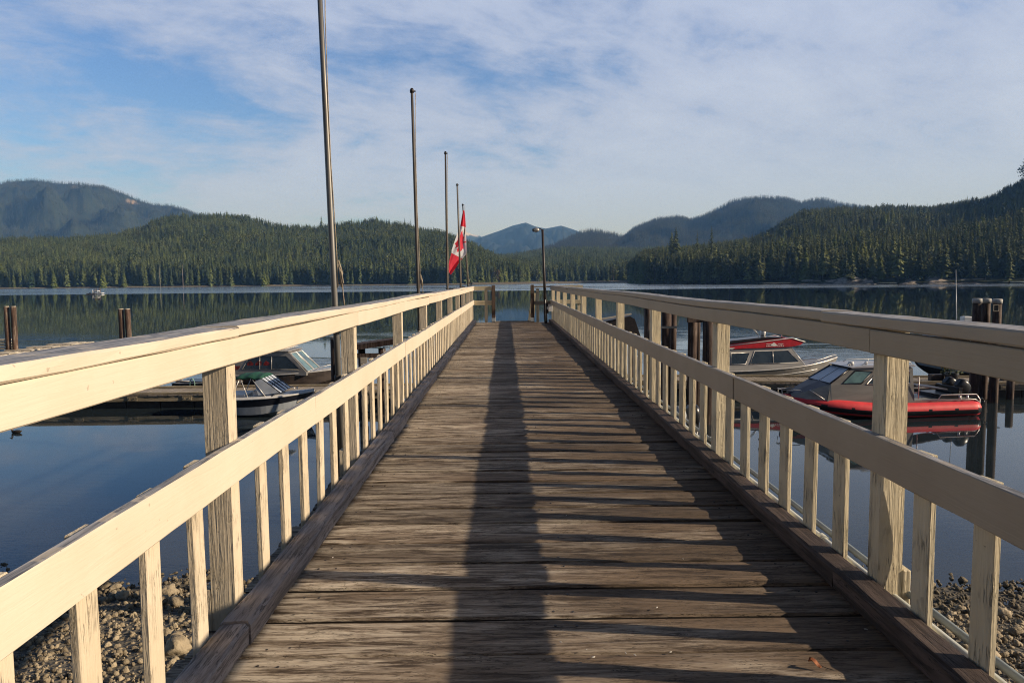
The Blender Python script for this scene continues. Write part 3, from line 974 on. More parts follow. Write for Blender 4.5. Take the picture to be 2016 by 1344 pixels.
def beam(mb, axis, a0, a1, s0, s1, z0, z1, seg=0.15, wob=0.003, ch=0.005, seed=0.0, sl=True, wear=0.0):
    """sawn timber along axis ('y' or 'x') with chamfered, slightly wandering edges"""
    n = max(2, int(abs(a1 - a0) / seg))
    rings = []
    for i in range(n + 1):
        a = a0 + (a1 - a0) * i / n
        ws = wob * 2.0 * mnoise.noise(Vector((a * 0.55, seed, 1)))
        wz = wob * 2.5 * mnoise.noise(Vector((a * 0.42, seed + 5, 9)))
        sec = [(s0 + ch, z0), (s1 - ch, z0), (s1, z0 + ch), (s1, z1 - ch), (s1 - ch, z1), (s0 + ch, z1), (s0, z1 - ch), (s0, z0 + ch)]
        ring = []
        for k, (q, z) in enumerate(sec):
            e = wear * mnoise.noise(Vector((a * 3.1, k * 2.7, seed)))
            e2 = wear * mnoise.noise(Vector((a * 3.7, k * 1.9 + 4, seed)))
            qq, zz = q + ws + e, z + wz + e2
            y = a if axis == 'y' else qq
            zz += psl(y) if sl else 0
            ring.append((qq, a, zz) if axis == 'y' else (a, qq, zz))
        rings.append(ring)
    mb.loft(rings, True, True)

Y_END = 23.80
def build_pier():
    pier = empty('pier', (0, 0, 0))
    tag(pier, 'weathered timber pier with a plank deck leading out over the lake', 'pier')
    mb = MB()
    tones, wd, nails = [], 0.29, []
    y = 2.576 - wd * 12
    r = random.Random(3)
    k = 0
    while y < Y_END - 0.05:
        w = wd
        y1 = min(y + w, Y_END)
        gap = r.uniform(0.011, 0.021)
        lift = r.uniform(-0.0025, 0.0025)
        cup = r.uniform(-0.004, 0.009)
        tilt = r.uniform(-0.003, 0.003)
        x0, x1 = -1.14 + r.uniform(-.02, .02), 1.57 + r.uniform(-.02, .02)
        rings = []
        nx, ny = 40, 13
        for i in range(nx + 1):
            x = x0 + (x1 - x0) * i / nx
            ring = [(x, y + gap * .5, -0.07 + psl(y)), (x, y1 - gap * .5, -0.07 + psl(y))]
            for j in range(ny):
                f = 1 - (0, .018, *[.018 + .964 * q / (ny - 3) for q in range(1, ny - 3)], .982, 1)[j]
                yy = y + gap * .5 + (w - gap) * f
                if j in (0, ny - 1):
                    yy += 0.006 * mnoise.noise(Vector((x * 2.2, k * 3.3, j))) + 0.0025 * mnoise.noise(Vector((x * 11, k * 3.3, j)))
                z = lift + tilt * (f - .5) * 2 + cup * (1 - (2 * f - 1) ** 2)
                z += 0.006 * fbm((x * 0.7, yy * 15, k * 5.1), 3)
                if j in (0, ny - 1): z -= 0.010 + 0.006 * abs(mnoise.noise(Vector((x * 3, k, j))))
                ring.append((x, yy, z - 0.006 + psl(yy)))
            rings.append(ring)
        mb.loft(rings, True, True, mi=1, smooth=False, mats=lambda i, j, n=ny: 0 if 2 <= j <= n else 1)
        for xn in (-.86, -.78, .17, .25, 1.22, 1.30):
            for fy in (.22, .78):
                nails.append((xn + r.uniform(-.012, .012), y + w * fy + r.uniform(-.01, .01), lift + cup * .65 - .0045))
        tones += [r.random()] * (len(rings) * len(rings[0]))
        y = y1
        k += 1
    deck = mb.build('deck', [M_DECK, M_GAP_SHADE], pier)
    at = deck.data.attributes.new('tone', 'FLOAT', 'POINT')
    at.data.foreach_set('value', tones[:len(deck.data.vertices)] + [0.5] * max(0, len(deck.data.vertices) - len(tones)))
    nb = MB()
    for (xn, yn, zn) in nails:
        nb.tube([(xn, yn, zn - .03 + psl(yn)), (xn, yn, zn + psl(yn))], .0055, 7)
    nl = nb.build('nail', M_BLACK, pier)
    tag(nl, kind='stuff')
    # curbs in lengths butted end to end
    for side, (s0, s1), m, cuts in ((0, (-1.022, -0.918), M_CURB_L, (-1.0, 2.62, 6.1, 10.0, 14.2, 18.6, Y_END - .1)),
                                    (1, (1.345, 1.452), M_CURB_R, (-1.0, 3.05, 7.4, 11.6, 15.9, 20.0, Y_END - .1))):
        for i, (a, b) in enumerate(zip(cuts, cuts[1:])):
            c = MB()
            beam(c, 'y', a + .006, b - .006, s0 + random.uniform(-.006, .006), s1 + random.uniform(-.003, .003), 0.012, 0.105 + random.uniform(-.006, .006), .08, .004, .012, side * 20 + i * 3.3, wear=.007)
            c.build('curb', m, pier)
    for x in (-1.0, 0.2, 1.43):
        c = MB()
        beam(c, 'y', -1.0, Y_END - .03, x - .1, x + .1, -.38, -.085, .8, .003, .01, x)
        c.build('stringer', M_BEAM, pier)
    for y in (1.2, 6.4, 11.6, 16.8, 22.6):
        c = MB()
        beam(c, 'x', -1.5, 1.95, y - .15, y + .15, -.69, -.385, .8, .003, .01, y)
        c.build('cross_beam', M_BEAM, pier)
        for x in (-1.25, 1.70):
            zb = beach_z(x, y) - .4
            t = MB()
            t.tube([(x, y, zb), (x + .01, y, (zb - .69) / 2), (x, y, -.695 + psl(y))], [.17, .16, .15], 12)
            t.build('pile', M_PILE, pier)
    c = MB()
    beam(c, 'x', -1.14, 1.57, Y_END + .003, Y_END + .06, -.32, -.02, .5, .002, .006, 3)
    c.build('end_board', M_BEAM, pier)
    return pier
build_pier()

PICK = MB().box((-.012, 0, 0), (.012, .089, .727)).mesh('baluster', M_LEFT_Z, 0.003)
PICK_R = MB().box((-.012, 0, 0), (.012, .089, .706)).mesh('baluster', M_RIGHT_Z, 0.003)
def post_mesh(m, h):
    mb = MB()
    rings = []
    n = 14
    for i in range(n + 1):
        z = h * i / n
        rings.append([(sx * .0445 + .002 * mnoise.noise(Vector((z * 3, sx, sy))), .0445 + sy * .0445 + .002 * mnoise.noise(Vector((z * 3, sy, sx + 4))), z)
                      for sx, sy in ((-1, -1), (1, -1), (1, 1), (-1, 1))])
    mb.loft(rings)
    return mb.mesh('post', m)
POST = post_mesh(M_LEFT_Z, 1.30)
POST_R = post_mesh(M_RIGHT_Z, 1.30)

def chipped_post(m, h):
    """post with a long chip broken out of the corner towards the walkway"""
    mb = MB()
    rings = []
    zs = [0, .2, .33, .345, .37, .40, .43, .46, .49, .52, .56, .60, .64, .68, .70, .72, .9, 1.1, h]
    for z in zs:
        a = b = .0006
        if .335 < z < .71:
            q = (z - .335) / .375
            a = .046 * (sin(pi * min(1, q * 1.35) * .74) ** .8) * (1 - q ** 4) + .003 * mnoise.noise(Vector((z * 40, 1, 1))) + .004
            b = .020 + .004 * mnoise.noise(Vector((z * 30, 5, 1)))
        r = [(-.0445, b), (-.0445 + a, 0), (.0445, 0), (.0445, .089), (-.0445, .089)]
        rings.append([(x, y, z) for x, y in r])
    mb.loft(rings)
    return mb.mesh('post', m)

def railing(side):
    L = side == 'left'
    root = empty('railing', (0, 0, 0))
    tag(root, 'sunlit cream painted wooden railing along the left side of the pier, flagpoles outside it' if L else
        'shaded dull cream wooden railing along the right side of the pier, chipped near post', 'railing')
    sg = -1 if L else 1
    xi = -0.99 if L else 1.42                       # face of the boards towards the walkway
    zb = 1.007
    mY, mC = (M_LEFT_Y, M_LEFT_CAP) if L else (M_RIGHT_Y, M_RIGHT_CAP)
    def bb(name, x_in, wid, z0, z1, cuts, m, wob, ch, seed, wear=.0015):
        a, b = (x_in - wid, x_in) if L else (x_in, x_in + wid)
        for i, (c0, c1) in enumerate(zip(cuts, cuts[1:])):
            mb = MB()
            dz = random.uniform(-.0025, .0025)
            dx = random.uniform(-.002, .002)
            beam(mb, 'y', c0 + .0025, c1 - .0025, a + dx, b + dx, z0 + dz, z1 + dz, .12, wob, ch, seed + i * 7.7, wear=wear)
            mb.build(name, m, root)
    capcut = (-1.2, 2.82, 6.9, 11.8, 16.6, 24.12) if L else (-1.2, 3.42, 8.1, 12.9, 17.8, 24.3)
    facut = (-1.2, 5.15, 9.9, 17.0, 24.08) if L else (-1.2, 2.96, 7.6, 14.7, 24.26)
    midcut = (-1.2, 3.93, 7.5, 12.2, 17.0, 24.08) if L else (-1.2, 4.72, 9.9, 14.6, 19.3, 24.26)
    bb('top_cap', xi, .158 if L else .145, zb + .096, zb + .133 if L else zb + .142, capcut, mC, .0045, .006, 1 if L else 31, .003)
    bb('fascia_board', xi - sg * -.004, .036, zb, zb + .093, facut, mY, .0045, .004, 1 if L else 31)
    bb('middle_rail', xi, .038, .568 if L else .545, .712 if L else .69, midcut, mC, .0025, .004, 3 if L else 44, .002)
    xp = xi + sg * (.039 + .0445)
    y0, sp = (2.79, 2.362) if L else (2.893, 2.342)
    xb = xi + sg * (.0395 + .012)
    for k in range(-1, 10):
        y = y0 + sp * k
        if y > 24.4: break
        me = POST if L else POST_R
        if not L and k == 0: me = chipped_post(M_RIGHT_Z, 1.30)
        o = link_mesh('post', me, root, (xp, y, -.30 + psl(y)))
        o.scale = (1, 1, (zb + .095 + .30) / 1.30)
        if not L: o.rotation_euler = (0, 0, R(6))
        if k in (0, 1, 3):
            c = MB()
            xx = xp + sg * .062
            c.box((xx - .0165, y + .0, -.2 + psl(y)), (xx + .0165, y + .085, .155 + psl(y)))
            c.build('post_block', M_LEFT_Z if L else M_RIGHT_Z, root, .004)
        if k == 9: break
        for j in range(1, 7):
            yb = y + sp * j / 7 + random.uniform(-.006, .006)
            if yb > 24.0: break
            o = link_mesh('baluster', PICK if L else PICK_R, root, (xb, yb, (-.02 if L else -.02) + random.uniform(-.006, .006) + psl(yb)))
            o.rotation_euler = (random.uniform(-.010, .010), random.uniform(-.006, .006), random.uniform(-.02, .02) + (0 if L else R(7)))
    return root
railing('left')
railing('right')

# conduits clipped along the outside of the right-hand curb
for x, z, r_, m, lab in ((1.520, .045, .019, M_PVC, 'white plastic conduit pipe running just behind the right railing balusters'),
                         (1.580, .060, .015, M_PVCG, 'thinner grey conduit pipe outside the white one along the right railing')):
    mb = MB()
    mb.tube([(x + .004 * mnoise.noise(Vector((y * .6, x, 0))), y, z + psl(y) + .006 * mnoise.noise(Vector((y * .5, z, 0)))) for y in [-1 + .4 * i for i in range(62)]], r_, 10)
    root = empty('conduit', (0, 0, 0))
    mb.build('pipe', m, root)
    c = MB()
    for y in (1.5, 3.55, 5.8, 8.1, 10.5, 13, 15.4, 17.7, 20.1):
        c.tube([(x, y, z + psl(y)), (x, y + .05, z + psl(y))], r_ * 1.3, 10)
    c.build('pipe_coupling', m, root)
    tag(root, lab, 'pipe')

# ------------------------------------------------------------------ far end of the pier
def end_rails():
    ye = 24.12
    z = psl(ye)
    # left return
    r = empty('end_railing', (0, 0, 0))
    tag(r, 'short cream return railing across the pier end, left of the gangway opening', 'railing')
    for nm, a, b, y0, y1, z0, z1 in (('top_cap', -.985, -.46, ye - .02, ye + .13, 1.10, 1.14), ('fascia_board', -.985, -.44, ye - .02, ye + .016, 1.005, 1.097),
                                     ('middle_rail', -.985, -.40, ye - .02, ye + .018, .545, .69)):
        mb = MB()
        beam(mb, 'x', a, b, y0, y1, z0, z1, .1, .001, .004, 3)
        mb.build(nm, M_END_X, r)
    link_mesh('post', POST, r, (-.62, ye + .02, -.15 + z)).scale = (1, 1, .96)
    # right return with open frame
    r = empty('end_railing', (0, 0, 0))
    tag(r, 'short railing across the pier end behind the lamp post, right of the gangway opening', 'railing')
    for nm, a, b, y0, y1, z0, z1 in (('top_cap', .86, 1.415, ye - .02, ye + .12, 1.09, 1.13), ('middle_rail', .80, 1.415, ye - .02, ye + .02, .54, .66)):
        mb = MB()
        beam(mb, 'x', a, b, y0, y1, z0, z1, .1, .001, .004, 6)
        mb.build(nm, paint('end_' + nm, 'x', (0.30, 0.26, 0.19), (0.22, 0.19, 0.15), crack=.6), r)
    link_mesh('post', POST_R, r, (1.02, ye + .02, -.15 + z)).scale = (1, 1, .93)
    # gate posts of brown timber
    for x, lab in ((-.385, 'dark brown gate post at the left of the gangway opening'), (.845, 'dark brown gate post at the right of the gangway opening')):
        mb = MB()
        mb.box((x - .055, ye - .055, -.3), (x + .055, ye + .055, 1.17 + z))
        o = empty('gate_post', (0, 0, 0))
        mb.build('post', wood('gate_post_wood', (.04, .028, .02), (.10, .065, .05), (.2, .15, .12), 'z'), o, .005)
        c = MB()
        c.box((x - .062, ye - .062, -.05), (x + .062, ye + .062, .07))
        c.build('post_sleeve', M_GREYHULL, o, .004)
        tag(o, lab, 'post')
    mb = MB()
    pl = [at_y(x, y, 24.5) for x, y in ((1043, 640), (1051, 640), (1055, 577), (1051, 577))]
    mb.loft([[(q.x, yy, q.z) for q in pl] for yy in (24.5, 24.54)])
    tag(mb.build('leaning_board', M_END_X), 'cream board leaning beside the right gate post at the pier end', 'board')
    # side landing railing going off to the right
    r = empty('end_railing', (0, 0, 0))
    tag(r, 'cream railing of the side landing beyond the end of the right railing', 'railing')
    for nm, z0, z1 in (('top_cap', 1.105, 1.145), ('fascia_board', 1.01, 1.10), ('middle_rail', .54, .67)):
        mb = MB()
        beam(mb, 'x', 1.62, 2.52, ye + .75, ye + (.88 if nm == 'top_cap' else .79), z0, z1, .1, .001, .004, 9)
        mb.build(nm, M_END_X, r)
    for x in (1.70, 2.16, 2.40):
        link_mesh('post', POST_R, r, (x, ye + .795, -.15 + z))
    mb = MB()
    beam(mb, 'x', 1.60, 2.6, ye - .6, ye + 1.0, -.14, -.02, .3, .002, .01, 2)
    for x in (1.72, 2.46):
        mb.tube([(x, ye + .8, WZ - 5), (x, ye + .8, -.145 + z)], .12, 10)
    o = mb.build('side_landing', M_BEAM)
    tag(o, 'small timber landing on piles at the right of the pier end', 'landing')
    # gangway going down to the floats
    g = empty('gangway', (0, 0, 0))
    tag(g, 'gangway with cream handrails sloping down from the pier end to the floats', 'gangway')
    A, B = Vector((0, 24.2, -.03)), Vector((0, 37.0, WZ + .75))
    def gp(x, t, dz): 
        p = A.lerp(B, t)
        return (x, p.y, p.z + dz)
    mb = MB()
    n = 40
    mb.loft([[gp(-.36, i / n, -.06), gp(.82, i / n, -.06), gp(.82, i / n, 0), gp(-.36, i / n, 0)] for i in range(n + 1)])
    mb.build('walkway', M_DOCK, g)
    for x in (-.40, .86):
        mb = MB()
        for dz, hh in ((1.0, .09), (.55, .07), (-.28, .22)):
            mb.loft([[gp(x - .02, i / 8, dz - hh), gp(x + .02, i / 8, dz - hh), gp(x + .02, i / 8, dz), gp(x - .02, i / 8, dz)] for i in range(9)])
        mb.build('handrail', M_END_X, g)
        for i in range(1, 9):
            mb = MB()
            p = gp(x, i / 9, 0)
            mb.box((p[0] - .041, p[1] - .03, p[2] - .27), (p[0] - .021, p[1] + .03, p[2] + .98))
            mb.build('handrail_post', M_END_X, g)
end_rails()

def lamp():
    o = empty('lamp_post', (1.235, 23.45, psl(23.5)))
    tag(o, 'thin black lamp post with a small grey floodlight at the pier end', 'lamp post')
    top = 4.05 * .72
    T = at_y(1068, 452, 23.45)
    hx, hz = T.x - 1.235, T.z - psl(23.5)
    mb = MB()
    mb.tube([(0, 0, 0), (hx * .5, 0, hz * .5), (hx, 0, hz)], [.05, .042, .036], 10)
    mb.build('pole', M_BLACK, o)
    mb = MB()
    mb.tube([(.0, -.07, .05), (hx * .15, -.07, hz * .22), (hx * .15, -.05, hz * .25)], .012, 6)
    mb.build('cable_pipe', M_PVC, o)
    mb = MB()
    mb.tube([(hx, 0, hz - .02), (hx - .07, 0, hz + .03), (hx - .13, -.01, hz)], .018, 8)
    mb.build('arm', M_BLACK, o)
    mb = MB()
    mb.ball((hx - .20, -.02, hz - .01), .095, 12, 8, (1.15, .9, .72))
    h = mb.build('lamp_head', M_LAMP, o)
    mb = MB()
    mb.tube([(hx - .27, -.04, hz - .02), (hx - .30, -.05, hz - .03)], [.06, .045], 12)
    mb.build('lens', M_GLASS, h)
    mb = MB()
    mb.box((.07, -.20, .36), (.19, -.08, .58))
    mb.box((.03, -.16, .42), (.068, -.02, .50))
    mb.build('junction_box', M_WHITE, o, .008)
    mb = MB()
    mb.box((-.03, -.08, .30), (.08, .06, .62))
    mb.build('meter_box', M_BLACK, o, .006)
lamp()

# ------------------------------------------------------------------ flagpoles and flag
FP = [  # base pixel, top pixel, distance, radius at foot, label
    ((660, 612), (627, -60), 5.30, .0215, 'nearest and thickest steel flagpole outside the left railing, top out of view'),
    ((824, 590), (811, 183), 10.45, .0225, 'second flagpole from the front, bare, outside the left railing'),
    ((881, 578), (877, 304), 15.8, .0225, 'third flagpole from the front, bare, left of the flag'),
    ((907, 574), (900, 366), 20.4, .0225, 'fourth flagpole from the front, standing before the hanging flag'),
    ((922, 570), (911, 405), 24.6, .0235, 'farthest flagpole, carrying the red and white maple leaf flag')]
def flagpoles():
    for i, (b, t, Y, r_, lab) in enumerate(FP):
        B, T = at_y(*b, Y), at_y(*t, Y)
        o = empty('flagpole', (B.x, Y, psl(Y)))
        tag(o, lab, 'flagpole', 'flagpoles along the left railing')
        loc = Vector((B.x, Y, psl(Y)))
        d = T - B
        foot = B - d * ((B.z - (-.45)) / d.z)
        mb = MB()
        q = [foot - loc, B + d * .15 - loc, B + d * .6 - loc, T - loc]
        mb.tube(q, [r_ * 1.05, r_, r_ * .9, r_ * .78], 12)
        mb.build('pole', M_STEEL if i in (0,) else M_POLE_D, o)
        mb = MB()
        e = T - loc
        mb.tube([e, e + Vector((0, 0, .035)), e + Vector((0, 0, .06))], [r_ * 1.2, r_ * 1.25, r_ * .7], 10)
        mb.tube([e + Vector((.0, 0, .02)), e + Vector((r_ * 2.2, 0, .02))], r_ * .45, 6)
        mb.build('truck', M_BLACK, o)
        # halyard with its knot at the cleat
        mb = MB()
        k0 = B + d.normalized() * .16 - loc
        mb.tube([e + Vector((r_ * 2, 0, .0))] + [e.lerp(k0, f) + Vector((r_ * (1.15 + .25 * sin(f * 9)), -.005, 0)) for f in (.15, .4, .6, .8, .9, 1.0)], .0035 if i < 1 else .005, 5)
        if i in (0, 1, 4):
            for s_ in range(5):
                a = s_ * 1.3
                mb.tube([k0 + Vector((r_ + .012, 0, .19 - .01 * s_)), k0 + Vector((r_ + .03 + .008 * cos(a), .01 * sin(a), .10)), k0 + Vector((r_ + .018 + .006 * s_, 0, .02 + .02 * cos(a)))], .006, 5)
            mb.tube([k0 + Vector((r_ + .03, 0, .1)), k0 + Vector((r_ + .04, 0, -.04)), k0 + Vector((r_ + .046, 0, -.12))], .004, 5)
        mb.build('halyard', M_ROPE, o)
        # pipe straps holding it to the rail
        mb = MB()
        for z in (.62, 1.10):
            p = foot + d * ((z - foot.z) / d.z) - loc
            mb.tube([p - Vector((0, 0, .02)), p + Vector((0, 0, .02))], r_ * 1.35, 12)
            mb.box((p.x, p.y - .012, p.z - .015), (-1.075 - loc.x if p.x + loc.x < -1.1 else p.x + .03, p.y + .012, p.z + .015))
        mb.build('bracket', M_POLE_D, o)
flagpoles()

def cloth(m):
    t = NT(m.node_tree)
    b = [n for n in t.n if n.type == 'BSDF_PRINCIPLED'][0]
    o = [n for n in t.n if n.type == 'OUTPUT_MATERIAL'][0]
    tr = t.new('ShaderNodeBsdfTranslucent')
    t.l.new(b.inputs['Base Color'].links[0].from_socket, tr.inputs[0])
    mx = t.new('ShaderNodeMixShader', inp={0: 0.45})
    t.l.new(b.outputs[0], mx.inputs[1])
    t.l.new(tr.outputs[0], mx.inputs[2])
    t.l.new(mx.outputs[0], o.inputs[0])
cloth(M_FRED)
cloth(M_FWHITE)
def flag():
    Y = 24.55
    Lp = [(0, 911.5, 414), (.12, 908.5, 430), (.25, 906, 445), (.5, 893, 480), (.62, 889, 492), (.75, 889, 498), (.88, 885, 512), (1, 881, 534)]
    Rp = [(0, 914.5, 415), (.12, 916, 430), (.25, 917, 447), (.5, 918.5, 476), (.62, 919.5, 494), (.72, 917, 502), (.78, 904, 517), (.88, 896, 530), (1, 888, 541)]
    leaf = [(0, 1), (.2, .62), (.38, .72), (.30, .2), (.52, .43), (.58, .30), (.85, .36), (.75, .08), (.88, 0), (.42, -.38), (.47, -.56), (.05, -.48), (.06, -.95)]
    leaf = leaf + [(-x, y) for x, y in reversed(leaf)]
    def inside(x, y):
        c = False
        n = len(leaf)
        for i in range(n):
            (x1, y1), (x2, y2) = leaf[i], leaf[(i + 1) % n]
            if (y1 > y) != (y2 > y) and x < (x2 - x1) * (y - y1) / (y2 - y1) + x1: c = not c
        return c
    nu, nv = 96, 48
    def ip(tab, u, k):
        return lerp_pts([(a[0], a[k]) for a in tab], u)
    rows = []
    for i in range(nu + 1):
        u = i / nu
        row = []
        for j in range(nv + 1):
            v = j / nv
            px = ip(Lp, u, 1) * (1 - v) + ip(Rp, u, 1) * v
            py = ip(Lp, u, 2) * (1 - v) + ip(Rp, u, 2) * v
            p = at_y(px, py, Y - .9 * max(0, 919 - px) * Y / FPX)
            dp = .14 * sin(v * 9 + u * 2.2) * (.25 + .75 * v) * (1 - .3 * u) + .05 * sin(u * 13 + v * 5)
            row.append((p.x, p.y + dp * .8, p.z))
        rows.append(row)
    def mt(i, j):
        u, v = (i + .5) / nu, (j + .5) / nv
        if u < .25 or u > .75: return 0
        # leaf stands with its stem across the flag: leaf top towards v = 0
        return 0 if inside((u - .5) / .22, (.52 - v) / .46) else 1
    mb = MB()
    mb.loft(rows, False, False, smooth=True, mats=mt)
    me = mb.mesh('flag', [M_FRED, M_FWHITE])
    o = link_mesh('flag', me)
    tag(o, 'red and white maple leaf flag hanging limp at half mast', 'flag')
flag()

# ------------------------------------------------------------------ piles, floats
def pile(px, Y, ztop, r_, m, label, group=None, lean=(0, 0), cap=False, name='mooring_pile', zb=None):
    p = at_y(px, hor(px), Y)
    o = empty(name, (p.x, Y, WZ))
    tag(o, label, 'pile', group)
    h = ztop - WZ
    mb = MB()
    n = 10
    rings = []
    for i in range(n + 1):
        f = i / n
        z = -6 + (h + 6) * f
        rr = r_ * (1.08 - .12 * f)
        rings.append([(lean[0] * z + rr * cos(a) * (1 + .06 * mnoise.noise(Vector((cos(a) * 2, sin(a) * 2, z * .8 + px)))),
                       lean[1] * z + rr * sin(a) * (1 + .06 * mnoise.noise(Vector((cos(a) * 2, sin(a) * 2, z * .8 + px + 9)))), z) for a in [2 * pi * k / 14 for k in range(14)]])
    mb.loft(rings, smooth=True)
    mb.build('shaft', m, o)
    mb = MB()
    if cap:
        mb.tube([(lean[0] * h, lean[1] * h, h - .16), (lean[0] * h, lean[1] * h, h + .015), (lean[0] * h, lean[1] * h, h + .04)], [r_ * 1.08, r_ * 1.08, r_ * .85], 14)
    else:
        mb.tube([(lean[0] * h, lean[1] * h, h + .002), (lean[0] * h, lean[1] * h, h + .05)], [r_ * .98, r_ * .90], 14)
    mb.build('pile_cap', M_CAP if cap else M_FLOATLOG, o)
    return o
M_CAP = mat('weathered_pile_cap', (0.50, 0.50, 0.48), (0.30, 0.29, 0.27), 0.7, 0, 6)
G1 = 'paired mooring piles by the far left float'
for px, lab in ((9, 'left mooring pile of the pair at the far left edge, reddish'), (22, 'right mooring pile of the pair at the far left edge, mossy')):
    pile(px, 58, at_y(px, 604, 58).z, .20, M_PILE_L, lab, G1, (.004 if px == 9 else .012, 0))
for px, lab in ((235, 'left mooring pile of the pair above the left railing, whole'), (248, 'right mooring pile of the pair above the left railing, split top')):
    pile(px, 57, at_y(px, 609, 57).z, .20, M_PILE_L, lab, G1, (0, 0))
# dolphin of three piles on the right
G2 = 'white capped dolphin piles on the right'
for px, top, Y, lab in ((1926, 589, 33.2, 'left pile of the white capped cluster at right'), (1944, 589, 33.6, 'middle pile of the white capped cluster at right'),
                        (1966, 590, 33.0, 'right pile of the white capped cluster at right, box on its face')):
    pile(px, Y, at_y(px, top, Y).z, .185, M_PILE, lab, G2, cap=True)
p = at_y(1960, 606, 32.75)
mb = MB()
mb.box((p.x - .11, 32.72, p.z - .14), (p.x + .11, 32.79, p.z + .14))
o = mb.build('pile_box', M_BLACKP, None, .01)
tag(o, 'small dark square box fixed to the right capped pile', 'box')
fr = MB()
for a, b in (((-.12, -.15), (.12, -.13)), ((-.12, .13), (.12, .15)), ((-.12, -.13), (-.10, .13)), ((.10, -.13), (.12, .13))):
    fr.box((p.x + a[0], 32.70, p.z + a[1]), (p.x + b[0], 32.722, p.z + b[1]))
fr.build('box_frame', M_FLOATLOG, o)
# dark piles seen through the right railing
G3 = 'dark piles beside the gangway'
for px, top, Y, r_, lab in ((1276, 607, 30, .17, 'dark pile left of the third right railing post'), (1312, 612, 30.3, .2, 'dark pile just right of the third right railing post, plank across it'),
                            (1326, 614, 30.8, .13, 'thin pale edged pile with a plank across, seen under the right handrail'), (1364, 622, 29.5, .19, 'dark pile left of the gap beside the second right railing post'),
                            (1375, 624, 30, .09, 'thin grey pile touching the dark pile near the second right railing post'),
                            (1396, 630, 28.8, .23, 'thick rough barked pile beside the second right railing post')):
    pile(px, Y, at_y(px, top, Y).z, r_, M_PILE, lab, G3, (.004, 0))
mb = MB()
a, b = at_y(1298, 644, 29.8), at_y(1332, 643, 29.8)
mb.box((a.x, 29.72, a.z - .04), (b.x, 29.78, a.z + .04))
tag(mb.build('pile_plank', M_FLOATLOG, None, .004), 'pale plank nailed across the piles under the right handrail', 'plank')
mb = MB()
a, b = at_y(1352, 628, 29.2), at_y(1412, 640, 28.5)
mb.box((a.x, 29.0, a.z - .12), (b.x, 29.2, a.z + .1))
tag(mb.build('cap_beam', M_PILE, None, .01), 'dark beam lying across the pile tops by the second right post', 'beam')
# left pile behind the nearest flagpole
pile(655, 13.0, at_y(655, 668, 13).z, .075, M_PILE, 'slim dark pile standing behind the nearest flagpole, below the left rail')

def dock(name, label, c0, c1, width, top=.62, n=40, rz=0.0, logs=True, side=M_DOCKSIDE):
    """floating dock between two points, planked across"""
    A, B = Vector(c0), Vector(c1)
    d = (B - A)
    L = d.length
    rz = atan2(d.y, d.x)
    o = empty(name, (A.x, A.y, WZ), rz)
    tag(o, label, 'dock')
    mb = MB()
    k = int(L / .22)
    r = random.Random(int(L * 10))
    for i in range(k):
        mb.box((i * L / k + .008, -r.uniform(0, .03), top - .05 + r.uniform(-.006, .006)), ((i + 1) * L / k - .008, width + r.uniform(0, .03), top + r.uniform(-.004, .006)))
    mb.build('planking', M_DOCK, o)
    for y in (.02, width - .14):
        mb = MB()
        mb.box((0, y, top - .30), (L, y + .12, top - .056))
        mb.build('side_timber', side, o, .01)
        mb = MB()
        mb.box((.1, y, top + .012), (L - .1, y + .11, top + .10))
        mb.build('bull_rail', M_FLOATLOG if not logs else M_DOCKSIDE, o, .012)
    mb = MB()
    for i in range(int(L / 2.4)):
        x = .3 + i * 2.4
        mb.box((x, -.012, top - .25), (x + .42, .018, top - .07))
        for q in (.1, .32):
            mb.tube([(x + q, -.035, top - .16), (x + q, -.005, top - .16)], .025, 8)
    mb.build('bolted_plate', side, o)
    mb = MB()
    for i in range(max(1, int(L / 1.5))):
        mb.box((.15 + i * 1.5, .22, -.35), (1.62 + i * 1.5, width - .22, top - .302))
    mb.build('float_drum', M_DARKFLOAT, o)
    return o
PL = at_z(60, 807, WZ); PR = at_z(655, 805, WZ)
dl = dock('floating_dock', 'grey floating dock across the left side, bolted plates along its near edge', (PL.x - 8, 33.4, 0), (-4.2, 33.8, 0), 2.2)
a, b = at_z(1385, 806, WZ), at_z(2016, 800, WZ)
dr_ = dock('floating_dock', 'floating dock behind the red inflatable boat on the right', (5.6, 36.1, 0), (34, 33.2, 0), 2.3)
dock('floating_dock', 'short floating dock at the foot of the gangway', (-4.2, 36.2, 0), (5.4, 36.2, 0), 3.0)
# pale log float far left
a, b = at_z(-150, 722, WZ + .5), at_z(186, 672, WZ + .5)
def log_float():
    d = b - a
    L = d.length
    o = empty('log_float', (a.x, a.y, WZ), atan2(d.y, d.x))
    tag(o, 'bleached slatted float at the far left beside the paired piles', 'float')
    for y in (0, .7, 1.4):
        mb = MB()
        mb.box((0, y, .12), (L, y + .5, .50))
        mb.build('stringer', M_FLOATLOG, o, .02)
    mb = MB()
    for i in range(int(L / 2.6)):
        mb.box((i * 2.6, -.1, .503), (i * 2.6 + 1.0, 2.0, .58))
    mb.build('cross_plank', M_FLOATLOG, o)
    mb = MB()
    for i in range(int(L / 3)):
        mb.box((i * 3 + .2, .1, -.4), (i * 3 + 2.2, 1.8, .115))
    mb.build('float_drum', M_DARKFLOAT, o)
log_float()
# slatted rack behind the far-left piles
p = at_y(6, 690, 59.5)
mb = MB()
for i in range(4):
    mb.box((p.x - .5, 59.3, p.z + .12 + i * .22), (p.x + .55, 59.9, p.z + .22 + i * .22))
for q in (-.5, .45):
    mb.box((p.x + q, 59.27, p.z - .3), (p.x + q + .1, 59.33, p.z + .95))
tag(mb.build('slatted_rack', M_FLOATLOG), 'pale slatted wooden rack behind the piles at the far left edge', 'rack')

